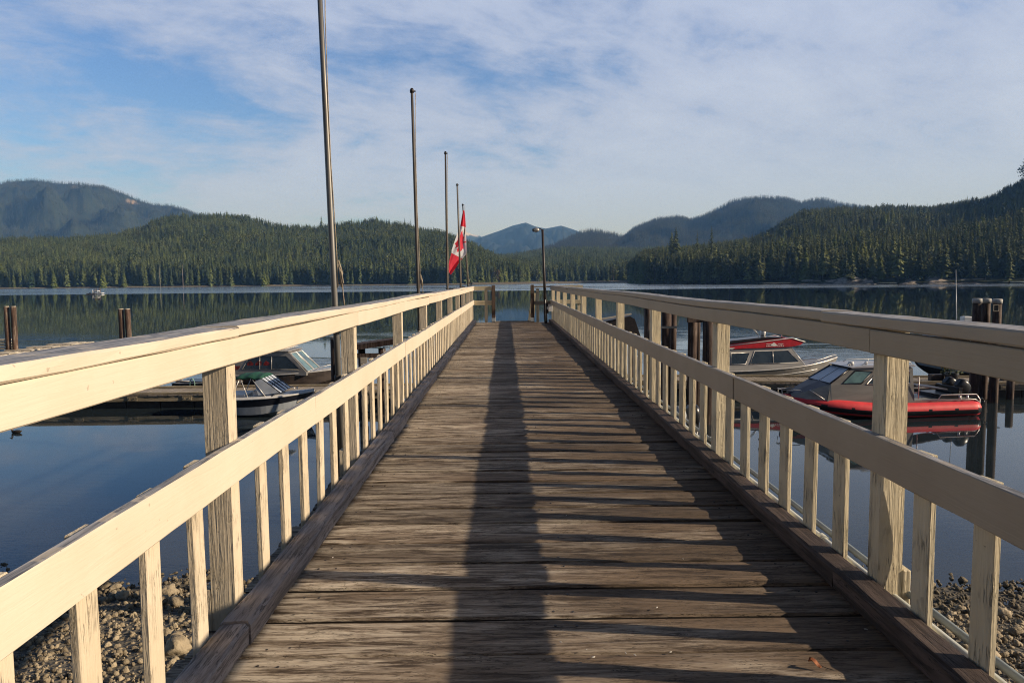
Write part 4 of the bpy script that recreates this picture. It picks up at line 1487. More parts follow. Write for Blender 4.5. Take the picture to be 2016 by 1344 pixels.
# dark timber frame seen through the left railing
def timber_frame():
    o = empty('timber_trestle', (0, 0, 0))
    tag(o, 'dark timber trestle on posts with a pale ladder, seen through the left railing', 'trestle')
    A, B = at_y(690, 684, 31), at_y(775, 672, 31)
    mb = MB()
    mb.loft([[(q.x, 30.8, q.z - .12), (q.x, 32.2, q.z - .12), (q.x, 32.2, q.z + .1), (q.x, 30.8, q.z + .1)] for q in (A, B)])
    mb.build('beam', M_PILE, o)
    mb = MB()
    mb.box((A.x, 30.9, A.z - .42), (B.x - .1, 31.0, A.z - .24))
    mb.build('lower_beam', M_PILE, o)
    for px in (712, 752):
        q = at_y(px, 690, 31.3)
        mb = MB()
        mb.tube([(q.x, 31.3, WZ - 5), (q.x, 31.3, q.z + .1)], .15, 10)
        mb.build('post', M_PILE, o)
    q = at_y(716, 708, 30.6)
    mb = MB()
    mb.box((q.x - .12, 30.55, WZ + .3), (q.x + .14, 30.6, q.z + .1))
    mb.build('pale_board', M_FLOATLOG, o)
    C = at_y(768, 690, 30.9)
    mb = MB()
    for dx in (-.26, .02, .3):
        mb.tube([(C.x + dx, 30.9, WZ + .4), (C.x + dx, 30.9, C.z + (.16 if dx else .0))], .018, 6)
    for z in (-.3, -.05, .14):
        mb.tube([(C.x - .28, 30.9, C.z + z), (C.x + .34, 30.9, C.z + z)], .015, 6)
    mb.build('ladder', M_ALU_L, o)
timber_frame()
# dark sloping structure behind right rail posts
def dark_ramp():
    o = empty('dark_ramp', (0, 0, 0))
    tag(o, 'dark boarded ramp sloping down, seen between right railing posts', 'ramp')
    pr = [(1185, 634), (1240, 622), (1250, 628), (1262, 664), (1185, 672)]
    pts = [at_y(x, y, 33.0) for x, y in pr]
    mb = MB()
    mb.loft([[(q.x, yy, q.z) for q in pts] for yy in (33.0, 34.6)])
    mb.build('boards', M_BLACK, o)
    mb = MB()
    A, B = at_y(1185, 628, 32.95), at_y(1243, 618, 32.95)
    mb.loft([[(q.x, 32.9, q.z - .03), (q.x, 33.1, q.z - .03), (q.x, 33.1, q.z + .03), (q.x, 32.9, q.z + .03)] for q in (A, B)])
    mb.build('edge_rail', M_FLOATLOG, o)
    for px in (1200, 1244):
        q = at_y(px, 660, 33.8)
        mb = MB()
        mb.tube([(q.x, 33.8, WZ - 5), (q.x, 33.8, q.z + .1)], .13, 10)
        mb.build('post', M_PILE, o)
dark_ramp()

# ------------------------------------------------------------------ boats   (local: x forward, y to port, z up, z = 0 waterline)
def hull_sections(L, B, free_s, free_b, chine=.12, keel=-.30, bowrake=.5, n=18, fine=.45):
    secs = []
    for i in range(n + 1):
        f = i / n
        x = f * L
        w = 1.0 if f < fine else max(0.0, 1 - ((f - fine) / (1 - fine)) ** 2.1)
        hb = B / 2 * (.93 + .07 * min(1, f / .3)) * w + .012
        s = free_s + (free_b - free_s) * f ** 2.2
        c = chine + (free_b * .62 - chine) * max(0, (f - .35) / .65) ** 1.8
        k = keel + (free_b * .72 - keel) * max(0, (f - .62) / .38) ** 2.0
        if f > .98: k = c = s - .08
        secs.append((x + bowrake * 0, hb, s, min(c, s - .06), min(k, c)))
    return secs

def hull(mb, secs, mi_side=0, mi_bot=1, stripe=None):
    rings = []
    for (x, hb, s, c, k) in secs:
        st = s - (s - c) * (stripe or .4)
        st2 = s - (s - c) * .06
        rg = [(x, 0, k), (x, hb * .86, c), (x, hb * (.86 + .14 * (1 - (stripe or .4))), st), (x, hb * .99, st2), (x, hb, s), (x, hb * .90, s + .005)]
        rings.append(rg + [(a, -b_, cc) for a, b_, cc in reversed(rg[1:])])
    n = len(rings[0])
    def mt(i, j):
        if j in (0, n - 1): return mi_bot
        if j in (1, n - 2): return mi_side
        if j in (2, n - 3): return 2 if stripe else mi_side
        return mi_side
    mb.loft(rings, True, True, smooth=False, mats=mt)

def gunwale(mb, secs, r_=.03, both=True, dz=0.0):
    for sg in (1, -1):
        mb.tube([(x, sg * hb, s + dz) for (x, hb, s, c, k) in secs], r_, 6)

def foredeck(mb, secs, f0, rise=.06, z=0.0):
    sel = [q for q in secs if q[0] >= f0]
    mb.loft([[(x, -hb * .92, s + z), (x, -hb * .4, s + z + rise), (x, hb * .4, s + z + rise), (x, hb * .92, s + z)] for (x, hb, s, c, k) in sel], False, False)

def window(parent, poly, yfun, sg, m_glass, m_frame, fr=.022, name='window', proud=.008):
    """pane and frame set on a cabin side; poly in (x, z), yfun(z) the half-width of the side at that height"""
    mb = MB()
    n = len(poly)
    out = [(x, sg * (yfun(z) + proud), z) for x, z in poly]
    inn = [(x, sg * (yfun(z) - .012), z) for x, z in poly]
    mb.add(out + inn, [tuple(range(n)), tuple(range(2 * n - 1, n - 1, -1))] + [(i, (i + 1) % n, n + (i + 1) % n, n + i) for i in range(n)])
    g = mb.build(name, m_glass, parent)
    fb = MB()
    fb.tube([(x, sg * (yfun(z) + proud), z) for x, z in poly], fr, 6, closed=True)
    fb.build('frame', m_frame, g)
    return g

def cabin(mb, prof, half0, half1, z0, z1):
    """closed cabin shell from a side outline (x, z), narrowing from half0 at z0 to half1 at z1"""
    yf = lambda z: half0 + (half1 - half0) * max(0, min(1, (z - z0) / (z1 - z0)))
    n = len(prof)
    vs = [(x, yf(z), z) for x, z in prof] + [(x, -yf(z), z) for x, z in prof]
    mb.add(vs, [tuple(range(n)), tuple(range(2 * n - 1, n - 1, -1))] + [(i, (i + 1) % n, n + (i + 1) % n, n + i) for i in range(n)])
    return yf

def outboard(parent, x, y, z, tilt=0.0, sc=1.0, cowl=None):
    M_ = Matrix.Translation((x, y, z)) @ Matrix.Rotation(tilt, 4, 'Y') @ Matrix.Scale(sc, 4)
    def T(pts): return [tuple(M_ @ Vector(p)) for p in pts]
    mb = MB()
    sec = [(0, .10, .12, .16), (.10, .20, .17, .20), (.30, .24, .19, .24), (.48, .22, .17, .22), (.60, .14, .11, .15)]
    rings = []
    for (zz, lx, wy, lb) in sec:
        rings.append(T([(-lb * 1.3 + (lx + lb * 1.3) * (.5 + .5 * math.copysign(abs(cos(a)) ** .6, cos(a))), wy * math.copysign(abs(sin(a)) ** .6, sin(a)), zz) for a in [2 * pi * k / 12 for k in range(12)]]))
    mb.loft(rings, smooth=True)
    o = mb.build('outboard_motor', cowl or M_BLACKP, parent)
    mb = MB()
    mb.loft([T([(-.10, -.05, zz), (.06, -.05, zz), (.06, .05, zz), (-.10, .05, zz)]) for zz in (.02, -.35, -.70)])
    mb.loft([T([(-.20, -.09, -.66), (.12, -.09, -.66), (.12, .09, -.66), (-.20, .09, -.66)]), T([(-.20, -.09, -.64), (.12, -.09, -.64), (.12, .09, -.64), (-.20, .09, -.64)])])
    mb.loft([T([(-.22 + .30 * q, .06 * cos(a) * sin(pi * min(1, q + .15)), -.86 + .06 * sin(a) * sin(pi * min(1, q + .15))) for a in [2 * pi * k / 8 for k in range(8)]]) for q in (0, .25, .5, .75, .95)], smooth=True)
    mb.loft([T([(-.10, -.012, -.68), (.03, -.012, -.68), (.03, .012, -.68), (-.10, .012, -.68)]), T([(-.08, -.012, -1.05), (.0, -.012, -1.05), (.0, .012, -1.05), (-.08, .012, -1.05)])])
    mb.build('lower_unit', M_BLACKP, o)
    mb = MB()
    for k in range(3):
        a = k * 2.094
        c_, s_ = cos(a), sin(a)
        mb.add(T([(-.25, .02 * c_, -.86 + .02 * s_), (-.27, .13 * c_ - .05 * s_, -.86 + .13 * s_ + .05 * c_), (-.25, .15 * c_, -.86 + .15 * s_), (-.22, .12 * c_ + .05 * s_, -.86 + .12 * s_ - .05 * c_)]), [(0, 1, 2, 3)])
    mb.build('propeller', M_STEEL, o)
    mb = MB()
    mb.loft([T([(.06, -.12, zz), (.20, -.12, zz), (.20, .12, zz), (.06, .12, zz)]) for zz in (-.30, .04)])
    mb.build('bracket', M_BLACKP, o)
    return o

def place(o, px_bow, px_stern, Y_bow, Y_stern):
    """bow to +x local; put local x = 0 at the stern point and turn to face the bow point"""
    a = at_y(px_stern, hor(px_stern), Y_stern)
    b_ = at_y(px_bow, hor(px_bow), Y_bow)
    o.location = (a.x, a.y, WZ)
    o.rotation_euler = (0, 0, atan2(b_.y - a.y, b_.x - a.x))
    return sqrt((b_.x - a.x) ** 2 + (b_.y - a.y) ** 2)

# ---- red rigid inflatable
def rib():
    o = empty('inflatable_boat')
    tag(o, 'red and black rigid inflatable boat with grey aluminium cabin, moored on the right', 'boat')
    L = place(o, 1536, 1896, 30.1, 31.0)
    n = 60
    half, R0 = 1.08, .29
    # tube centre line: stern port -> bow -> stern starboard
    def cl(f):                                 # f: 0 stern, 1 bow
        x = f * (L - R0) - .0
        w = 1.0 if f < .5 else max(0, 1 - ((f - .5) / .5) ** 2.4)
        z = .30 + .42 * max(0, (f - .40) / .60) ** 1.7
        return x, half * w, z
    path, fs = [], []
    for i in range(n + 1):
        f = i / n
        f = 1 - (1 - f) ** 1.35
        path.append(cl(f)); fs.append(f)
    full = [(x, y, z) for x, y, z in path] + [(x, -y, z) for x, y, z in reversed(path[:-1])]
    ff = fs + list(reversed(fs[:-1]))
    K = 28
    rings = []
    for i, p in enumerate(full):
        p = Vector(p)
        t = Vector(full[min(i + 1, len(full) - 1)]) - Vector(full[max(i - 1, 0)])
        t.normalize()
        out = Vector((t.y, -t.x, 0)).normalized() * -1
        if i <= n: pass
        up = Vector((0, 0, 1))
        rr = R0 * (.9 if ff[i] < .02 else 1) * (1 - .25 * max(0, (ff[i] - .8) / .2))
        side = out if out.dot(Vector((0, 1 if i <= n else -1, 0))) >= -.2 else -out
        rings.append([p + side * (cos(2 * pi * k / K) * rr) + up * (sin(2 * pi * k / K) * rr) for k in range(K)])
    slen = [0]
    for i in range(1, len(full)):
        slen.append(slen[-1] + (Vector(full[i]) - Vector(full[i - 1])).length)
    def mt(i, j):
        a = 360.0 * (j + .5) / K
        if a > 180: a -= 360
        sc = abs(sin(pi * slen[i] / 1.05)) ** .5
        upper = 14 - 16 * sc
        if -34 < a < upper: return 1
        return 0
    mb = MB()
    mb.loft(rings, True, True, smooth=True, mats=mt)
    mb.build('tube', [M_RED, M_BLACKP], o)
    # aluminium hull below and inner coaming
    mb = MB()
    secs = [(x, max(.02, w - .18), .50 + z - .30, .05 + .4 * (z - .30), -.22 + 1.0 * (z - .30)) for x, w, z in [cl(i / 14) for i in range(15)]]
    hull(mb, [(x * .985, b_, s + .14, c, k) for (x, b_, s, c, k) in secs], 0, 0)
    h = mb.build('hull', M_ALU, o)
    # fore deck with dark non-slip sloping up to the windscreen
    mb = MB()
    fd = [(.775, .84, 1.40, .74), (.83, .70, 1.24, .84), (.89, .48, 1.06, .93), (.945, .20, .96, 1.0)]
    mb.loft([[(L * f, -w, z), (L * f, 0, z + .03), (L * f, w, z)] for f, w, z, zb in fd], False, False)
    for q in (1, -1):
        mb.loft([[(L * f, q * w, z), (L * f, q * (w + .10), zb - .2)] for f, w, z, zb in fd], False, False, mi=1)
    mb.build('foredeck', [M_VINYL, M_ALU], o)
    # cabin
    prof = [(L * .33, .55), (L * .33, 1.93), (L * .345, 1.98), (L * .645, 2.0), (L * .66, 1.95), (L * .775, 1.40), (L * .80, .65)]
    mb = MB()
    yf = cabin(mb, prof, .93, .74, .6, 2.0)
    c = mb.build('cabin', mat('dark_brushed_aluminium', (0.20, 0.195, 0.185), (0.145, 0.142, 0.138), 0.4, 0.3, 4, (0.15, 1, 1)), o)
    for sg in (1, -1):
        window(c, [(L * .640, 1.88), (L * .550, 1.83), (L * .612, 1.38), (L * .712, 1.40)], yf, sg, M_TEAL, M_BLACKP, .028)
        g = window(c, [(L * .525, 1.79), (L * .35, 1.79), (L * .35, 1.34), (L * .585, 1.34)], yf, sg, M_GLASS, M_ALU_L, .026)
        mb = MB(); mb.tube([(L * .515, sg * (yf(1.79) + .015), 1.78), (L * .515, sg * (yf(1.34) + .015), 1.35)], .02, 6)
        mb.build('mullion', M_ALU_L, c)
        mb = MB(); mb.tube([(L * .53, sg * (yf(1.2) + .015), 1.34), (L * .45, sg * (yf(1.0) + .015), 1.0)], .02, 6)
        mb.build('side_strut', M_ALU_L, c)
    mb = MB()
    for y0, y1 in ((-.80, -.03), (.03, .80)):
        q = [(L * .775 + .03, y0, 1.43), (L * .775 + .03, y1, 1.43), (L * .665 + .03, y1 * .86, 1.93), (L * .665 + .03, y0 * .86, 1.93)]
        mb.add(q + [(x - .02, y, z) for x, y, z in q], [(0, 1, 2, 3), (7, 6, 5, 4), (0, 4, 5, 1), (1, 5, 6, 2), (2, 6, 7, 3), (3, 7, 4, 0)])
    w_ = mb.build('windscreen', M_PANE, c)
    for sg in (1, -1):
        mb = MB()
        mb.tube([(L * .775 + .03, sg * .84, 1.42), (L * .665 + .03, sg * .72, 1.95)], .035, 6)
        mb.build('screen_pillar', M_BLACKP, c)
    mb = MB()
    mb.prism([(L * .315, 2.005), (L * .33, 2.07), (L * .60, 2.09), (L * .675, 2.03), (L * .665, 1.985), (L * .33, 1.985)], 'y', -.82, .82)
    rf = mb.build('roof', mat('pale_roof', (.46, .48, .54), (.38, .40, .45), .35, .2, 3), c, .01)
    mb = MB()
    for sg in (1, -1):
        mb.tube([(L * .33, sg * .66, 2.08), (L * .34, sg * .66, 2.17), (L * .58, sg * .66, 2.17), (L * .60, sg * .66, 2.09)], .016, 6)
        mb.tube([(L * .46, sg * .66, 2.08), (L * .46, sg * .66, 2.17)], .014, 6)
    mb.build('roof_rail', M_ALU_L, c)
    mb = MB()
    mb.tube([(L * .63, .3, 2.07), (L * .63, .3, 2.20)], [.12, .10], 12)
    mb.tube([(L * .655, .45, 2.06), (L * .66, .45, 2.12), (L * .66, .6, 2.12), (L * .655, .6, 2.06)], .02, 6)
    mb.ball((L * .56, .45, 2.14), .07, 10, 6)
    mb.build('searchlight', M_WHITE, c)
    mb = MB()
    mb.tube([(L * .985, .16, .82), (L * .99, .17, 1.12), (L * .99, -.17, 1.12), (L * .985, -.16, .82)], .02, 6)
    for sg in (1, -1):
        mb.tube([(L * .99, sg * .17, 1.12), (L * .90, sg * .36, 1.10), (L * .885, sg * .40, .82)], .02, 6)
    mb.build('bow_rail', M_ALU_L, o)
    for sg in (1, -1):
        mb = MB(); mb.tube([(L * .815, sg * .96, .80), (L * .87, sg * .60, 1.14)], .018, 6)
        mb.build('deck_strut', M_ALU_L, o)
        mb = MB(); mb.tube([(L * .21, sg * .98, .62), (L * .19, sg * .98, .86), (-.05, sg * .96, .84), (-.22, sg * .96, .62), (-.22, sg * .9, .1)], .022, 6)
        mb.build('stern_rail', M_ALU_L, o)
        mb = MB(); mb.tube([(L * .325, sg * .95, 1.55), (L * .312, sg * .95, 1.6), (L * .312, sg * .95, .72)], .018, 6)
        mb.build('grab_rail', M_ALU_L, o)
        mb = MB(); mb.tube([(L * .30, sg * 1.0, .66), (.0, sg * 1.0, .64), (-.18, sg * .98, .52)], .016, 6)
        mb.build('coaming_rail', M_ALU_L, o)
    mb = MB()
    mb.box((.35, -.7, .55), (1.35, .7, .80))
    mb.box((.35, -.7, .80), (.55, .7, 1.08), Matrix.Translation((0, 0, 0)))
    mb.build('rear_bench', M_BLACKP, o, .03)
    for x in (.30, .62):
        mb = MB()
        mb.tube([(x, .9, .66), (x, .9, .72), (x, .9, .84)], [.08, .045, .05], 10)
        mb.build('bollard', M_ALU_L, o)
    mb = MB()
    mb.prism([(.9, 1.02), (2.3, 1.22), (2.3, 1.16), (.9, .96)], 'y', -.55, .55)
    mb.build('engine_cover', M_VINYL, o, .01)
    for y in (.36, -.36):
        outboard(o, -.10, y, .86, .87, 1.0)
rib()

# ---- aluminium boat with red roof
def red_roof_boat():
    o = empty('aluminium_boat')
    tag(o, 'grey aluminium cabin boat with a red striped roof, behind the inflatable', 'boat')
    L = place(o, 1652, 1405, 40.3, 39.6)
    secs = hull_sections(L, 2.4, .78, 1.28, .16, -.3)
    mb = MB()
    hull(mb, secs, 0, 1)
    h = mb.build('hull', [M_ALU_D, M_HULLDARK], o)
    mb = MB(); gunwale(mb, secs, .035)
    for sg in (1, -1):
        mb.tube([(x, sg * (hb * .965 + .01), s - .30) for (x, hb, s, c, k) in secs[6:15]], .028, 6)
    mb.build('rub_rail', M_ALU_L, h)
    mb = MB(); foredeck(mb, secs, L * .5)
    mb.build('foredeck', M_ALU, o)
    prof = [(L * .06, .75), (L * .06, 1.88), (L * .50, 1.95), (L * .56, 1.92), (L * .66, .98), (L * .66, .78)]
    mb = MB()
    yf = cabin(mb, prof, 1.05, .86, .8, 1.95)
    c = mb.build('cabin', M_ALU, o)
    for sg in (1, -1):
        window(c, [(L * .535, 1.80), (L * .275, 1.78), (L * .235, 1.14), (L * .62, 1.16)], yf, sg, M_GLASS, M_ALU_L, .026)
        window(c, [(L * .235, 1.72), (L * .09, 1.70), (L * .09, 1.14), (L * .20, 1.14)], yf, sg, M_GLASS, M_ALU_L, .026)
        mb = MB(); mb.tube([(L * .415, sg * (yf(1.8) + .02), 1.79), (L * .415, sg * (yf(1.15) + .02), 1.15)], .018, 6)
        mb.build('mullion', M_ALU_L, c)
        mb = MB()
        mb.tube([(L * .565, sg * .84, 1.93), (L * .672, sg * 1.0, .96)], .022, 6)
        mb.build('door_pillar', M_ALU_L, c)
    mb = MB()
    mb.add([(L * .66 + .01, -.85, 1.02), (L * .66 + .01, .85, 1.02), (L * .567 + .01, .75, 1.86), (L * .567 + .01, -.75, 1.86)], [(0, 1, 2, 3)])
    mb.build('windscreen', M_GLASS, c)
    # wedge shaped roof visor, red sides with a pale upper edge
    mb = MB()
    top = [(L * -.02, 2.02), (L * .30, 2.24), (L * .56, 2.42), (L * .66, 2.22), (L * .63, 2.06), (L * .56, 1.975), (L * -.02, 1.90)]
    mb.prism(top, 'y', -.95, .95)
    rf = mb.build('roof', M_REDD, c, .01)
    mb = MB()
    for sg in (1, -1):
        mb.tube([(x, sg * .955, z) for x, z in [(L * -.02, 2.03), (L * .30, 2.25), (L * .56, 2.43), (L * .665, 2.22)]], .028, 6)
        mb.prism([(L * -.02, 1.905), (L * .10, 1.91), (L * .12, 2.0), (L * -.02, 1.985)], 'y', sg * .955, sg * .965)
    mb.build('roof_trim', M_ALU_L, rf)
    mb = MB()                                   # white lettering too worn to read, and the leaf-like emblem
    for sg in (1, -1):
        for k in range(9):
            mb.box((L * .36 + k * .11, sg * .953, 2.02), (L * .36 + k * .11 + .07, sg * .962, 2.06 + .02 * (k % 2)))
        mb.box((L * .36, sg * .953, 2.125), (L * .36 + .3, sg * .962, 2.15))
        mb.box((L * .36 + .62, sg * .953, 2.135), (L * .36 + .92, sg * .962, 2.16))
        mb.prism([(L * .42, 2.22), (L * .435, 2.16), (L * .445, 2.09), (L * .42, 2.02), (L * .395, 2.09), (L * .405, 2.16)], 'y', sg * .953, sg * .963)
    mb.build('roof_marking', M_WHITE, rf)
    mb = MB()
    mb.prism([(L * -.02, 2.05), (L * .30, 2.27), (L * .54, 2.43), (L * .40, 2.47), (L * .10, 2.30)], 'y', -.5, .5)
    mb.build('roof_pod', M_BLACKP, rf)
    mb = MB()
    mb.tube([(L * .43, .5, 2.35), (L * .43, .5, 2.5), (L * .43, .5, 2.72), (L * .43, .5, 2.8)], [.07, .13, .16, .08], 12)
    mb.tube([(L * .56, .2, 2.40), (L * .56, .2, 2.55)], .03, 8)
    mb.ball((L * .57, .2, 2.63), .12, 10, 6)
    mb.build('searchlight', M_ALU_L, rf)
    mb = MB()
    for q in range(5):
        mb.tube([(L * .38, .2, 2.45), (L * .34 - q * .06, .2 + .05 * q, 2.9 + .05 * q)], .010, 5)
    mb.build('antenna_rack', M_ALU_L, rf)
    mb = MB()
    for sg in (1, -1):
        mb.tube([(L * .72, sg * .85, 1.0), (L * .78, sg * .75, 1.22), (L * .92, sg * .38, 1.40), (L * .99, sg * .06, 1.42)], .015, 6)
    mb.build('bow_rail', M_ALU_L, o)
    outboard(o, -.2, 0, .75, 0, 1.1)
red_roof_boat()

# ---- grey cabin workboat far right, mostly behind the railing
def grey_workboat():
    o = empty('workboat')
    tag(o, 'grey cabin boat with a tall white whip antenna, mostly hidden by the right railing', 'boat')
    L = place(o, 1800, 2020, 42.5, 42.0)
    secs = hull_sections(L, 2.5, .7, 1.1, .16, -.3)
    mb = MB(); hull(mb, secs, 0, 1)
    h = mb.build('hull', [M_GREYHULL, M_HULLDARK], o)
    mb = MB(); gunwale(mb, secs, .035); mb.build('rub_rail', M_ALU_L, h)
    mb = MB(); foredeck(mb, secs, L * .6); mb.build('foredeck', M_GREYHULL, o)
    mb = MB()
    yf = cabin(mb, [(L * .30, .7), (L * .30, 2.75), (L * .80, 2.75), (L * .90, 1.25), (L * .90, .8)], 1.05, .95, .8, 2.75)
    c = mb.build('cabin', M_GREYHULL, o)
    for sg in (1, -1):
        window(c, [(L * .78, 2.5), (L * .56, 2.5), (L * .56, 1.75), (L * .82, 1.75)], yf, sg, M_GLASS, M_ALU_L, .02)
        window(c, [(L * .52, 2.5), (L * .34, 2.5), (L * .34, 1.75), (L * .52, 1.75)], yf, sg, M_GLASS, M_ALU_L, .02)
    mb = MB(); mb.box((L * .86, -1.0, .8), (L * .905, 1.0, 1.9)); mb.build('bulkhead', M_VINYL, o, .01)
    mb = MB(); mb.box((L * .27, -1.1, 2.755), (L * .83, 1.1, 2.82)); r2 = mb.build('roof', M_GREYHULL, c, .01)
    W_ = o.matrix_basis.inverted()
    A = W_ @ at_y(1883, 634, 42.0)
    T = W_ @ at_y(1882, 531, 42.0)
    mb = MB()
    mb.tube([(A.x, A.y, A.z - .2), (A.x, A.y, A.z + .1), tuple(T)], [.05, .025, .012], 8)
    mb.build('antenna', M_WHITE, r2)
    Q = W_ @ at_y(1903, 634, 41.9)
    mb = MB()
    mb.box((Q.x - .25, Q.y - .3, Q.z - .2), (Q.x + .25, Q.y + .2, Q.z + .32))
    mb.build('radar_box', M_WHITE, r2, .06)
    outboard(o, -.2, 0, .7, 0, 1.1)
grey_workboat()

# ---- aluminium boat on the left
def left_alu_boat():
    o = empty('aluminium_boat')
    tag(o, 'bare aluminium cabin boat with a framed windscreen behind the left dock', 'boat')
    L = place(o, 662, 452, 38.2, 38.7)
    secs = hull_sections(L, 2.3, .95, 1.18, .2, -.3)
    mb = MB(); hull(mb, secs, 0, 1)
    h = mb.build('hull', [M_HULLDARK, M_HULLDARK], o)
    mb = MB(); gunwale(mb, secs, .035); mb.build('rub_rail', M_ALU_L, h)
    mb = MB(); foredeck(mb, secs, L * .55, .08); mb.build('foredeck', M_ALU_L, o)
    prof = [(L * .02, .95), (L * .10, 2.05), (L * .56, 2.10), (L * .60, 2.05), (L * .76, 1.10), (L * .76, .95)]
    mb = MB()
    yf = cabin(mb, prof, 1.0, .85, .95, 2.1)
    c = mb.build('cabin', M_ALU, o)
    for sg in (1, -1):
        g = window(c, [(L * .57, 1.92), (L * .24, 1.92), (L * .17, 1.26), (L * .70, 1.24)], yf, sg, M_GLASS, M_ALU, .02)
        mb = MB()
        for q in range(3):
            mb.prism([(L * (.21 + .075 * q), 1.30), (L * (.265 + .075 * q), 1.30), (L * (.27 + .075 * q), 1.55 + .1 * (q % 2)), (L * (.24 + .075 * q), 1.68), (L * (.215 + .075 * q), 1.55)], 'y', sg * (yf(1.5) + .010), sg * (yf(1.5) + .016))
        mb.build('life_vest', M_SEAT, c)
        mb = MB()
        for q in (.33, .44):
            mb.tube([(L * q, sg * (yf(1.9) + .02), 1.92), (L * q, sg * (yf(1.25) + .02), 1.25)], .014, 6)
        mb.build('mullion', M_ALU_L, c)
        mb = MB()                               # white outlined plate with a dot near the stern
        x0, z0 = L * .115, 1.78
        for a_, b_, c_, d_ in ((0, 0, .24, .03), (0, .17, .24, .20), (0, .03, .03, .17), (.21, .03, .24, .17), (.05, .06, .12, .13)):
            mb.box((x0 + a_, sg * (yf(1.85) + .002), z0 + b_), (x0 + c_, sg * (yf(1.85) + .016), z0 + d_))
        mb.build('plate_marking', M_WHITE, c)
        mb = MB()
        mb.prism([(L * .035, 1.22), (L * .13, 1.22), (L * .15, 1.42), (L * .07, 1.42)], 'y', sg * (yf(1.3) + .003), sg * (yf(1.3) + .012))
        mb.build('red_patch', M_SEAT, c)
    mb = MB()
    a = Vector((L * .60 + .03, 0, 2.02)); b_ = Vector((L * .76 + .03, 0, 1.14))
    for y0, y1 in ((-.78, -.04), (.04, .78)):
        mb.add([(b_.x, y0 * 1.12, b_.z), (b_.x, y1 * 1.12, b_.z), (a.x, y1, a.z), (a.x, y0, a.z)], [(0, 1, 2, 3)])
    w_ = mb.build('windscreen', M_TEAL, c)
    mb = MB()
    for y0, y1 in ((-.78, -.04), (.04, .78)):
        mb.tube([(b_.x, y0 * 1.12, b_.z), (b_.x, y1 * 1.12, b_.z), (a.x, y1, a.z), (a.x, y0, a.z)], .04, 6, closed=True)
    mb.build('frame', M_ALU_L, w_)
    mb = MB()
    mb.box((L * .08, -.95, 2.105), (L * .60, .95, 2.16))
    mb.build('roof', M_ALU, c, .01)
    mb = MB()
    mb.box((L * .56, -.9, 2.17), (L * .70, -.2, 2.22), Matrix.Rotation(-.12, 4, 'Y') @ Matrix.Translation((-.25, 0, .42)))
    mb.box((L * .30, -.8, 2.17), (L * .50, .6, 2.32))
    mb.build('roof_box', M_ALU_L, c, .01)
    mb = MB()
    for k in range(6):
        mb.tube([(L * .10, -.8 + .3 * k, 2.24), (L * .58, -.8 + .3 * k, 2.26)], .014, 5)
    for x in (.14, .34, .54):
        mb.tube([(L * x, -.85, 2.16), (L * x, -.85, 2.24), (L * x, .8, 2.24), (L * x, .8, 2.16)], .014, 5)
    mb.build('roof_rack', M_ALU_L, c)
    for sg in (1, -1):
        mb = MB()
        mb.tube([(L * .04, sg * .98, .98), (L * .0, sg * .95, 1.9), (L * .10, sg * .86, 2.12)], .018, 6)
        mb.tube([(L * .015, sg * .965, 1.55), (L * .06, sg * .93, 1.35)], .018, 6)
        mb.build('stern_frame', M_ALU_L, o)
        mb = MB(); mb.tube([(L * .80, sg * .62, 1.1), (L * .84, sg * .55, 1.3), (L * .96, sg * .18, 1.42)], .014, 6)
        mb.build('bow_rail', M_ALU_L, o)
    mb = MB(); mb.box((L * .02, -.5, 1.3), (L * .10, .0, 1.62)); mb.build('life_vest', M_SEAT, o, .05)
    mb = MB(); mb.box((L * .14, -.5, 2.18), (L * .26, .2, 2.36)); mb.build('roof_bag', M_SEAT, c, .04)
    outboard(o, -.2, 0, .85, 0, 1.0)
left_alu_boat()

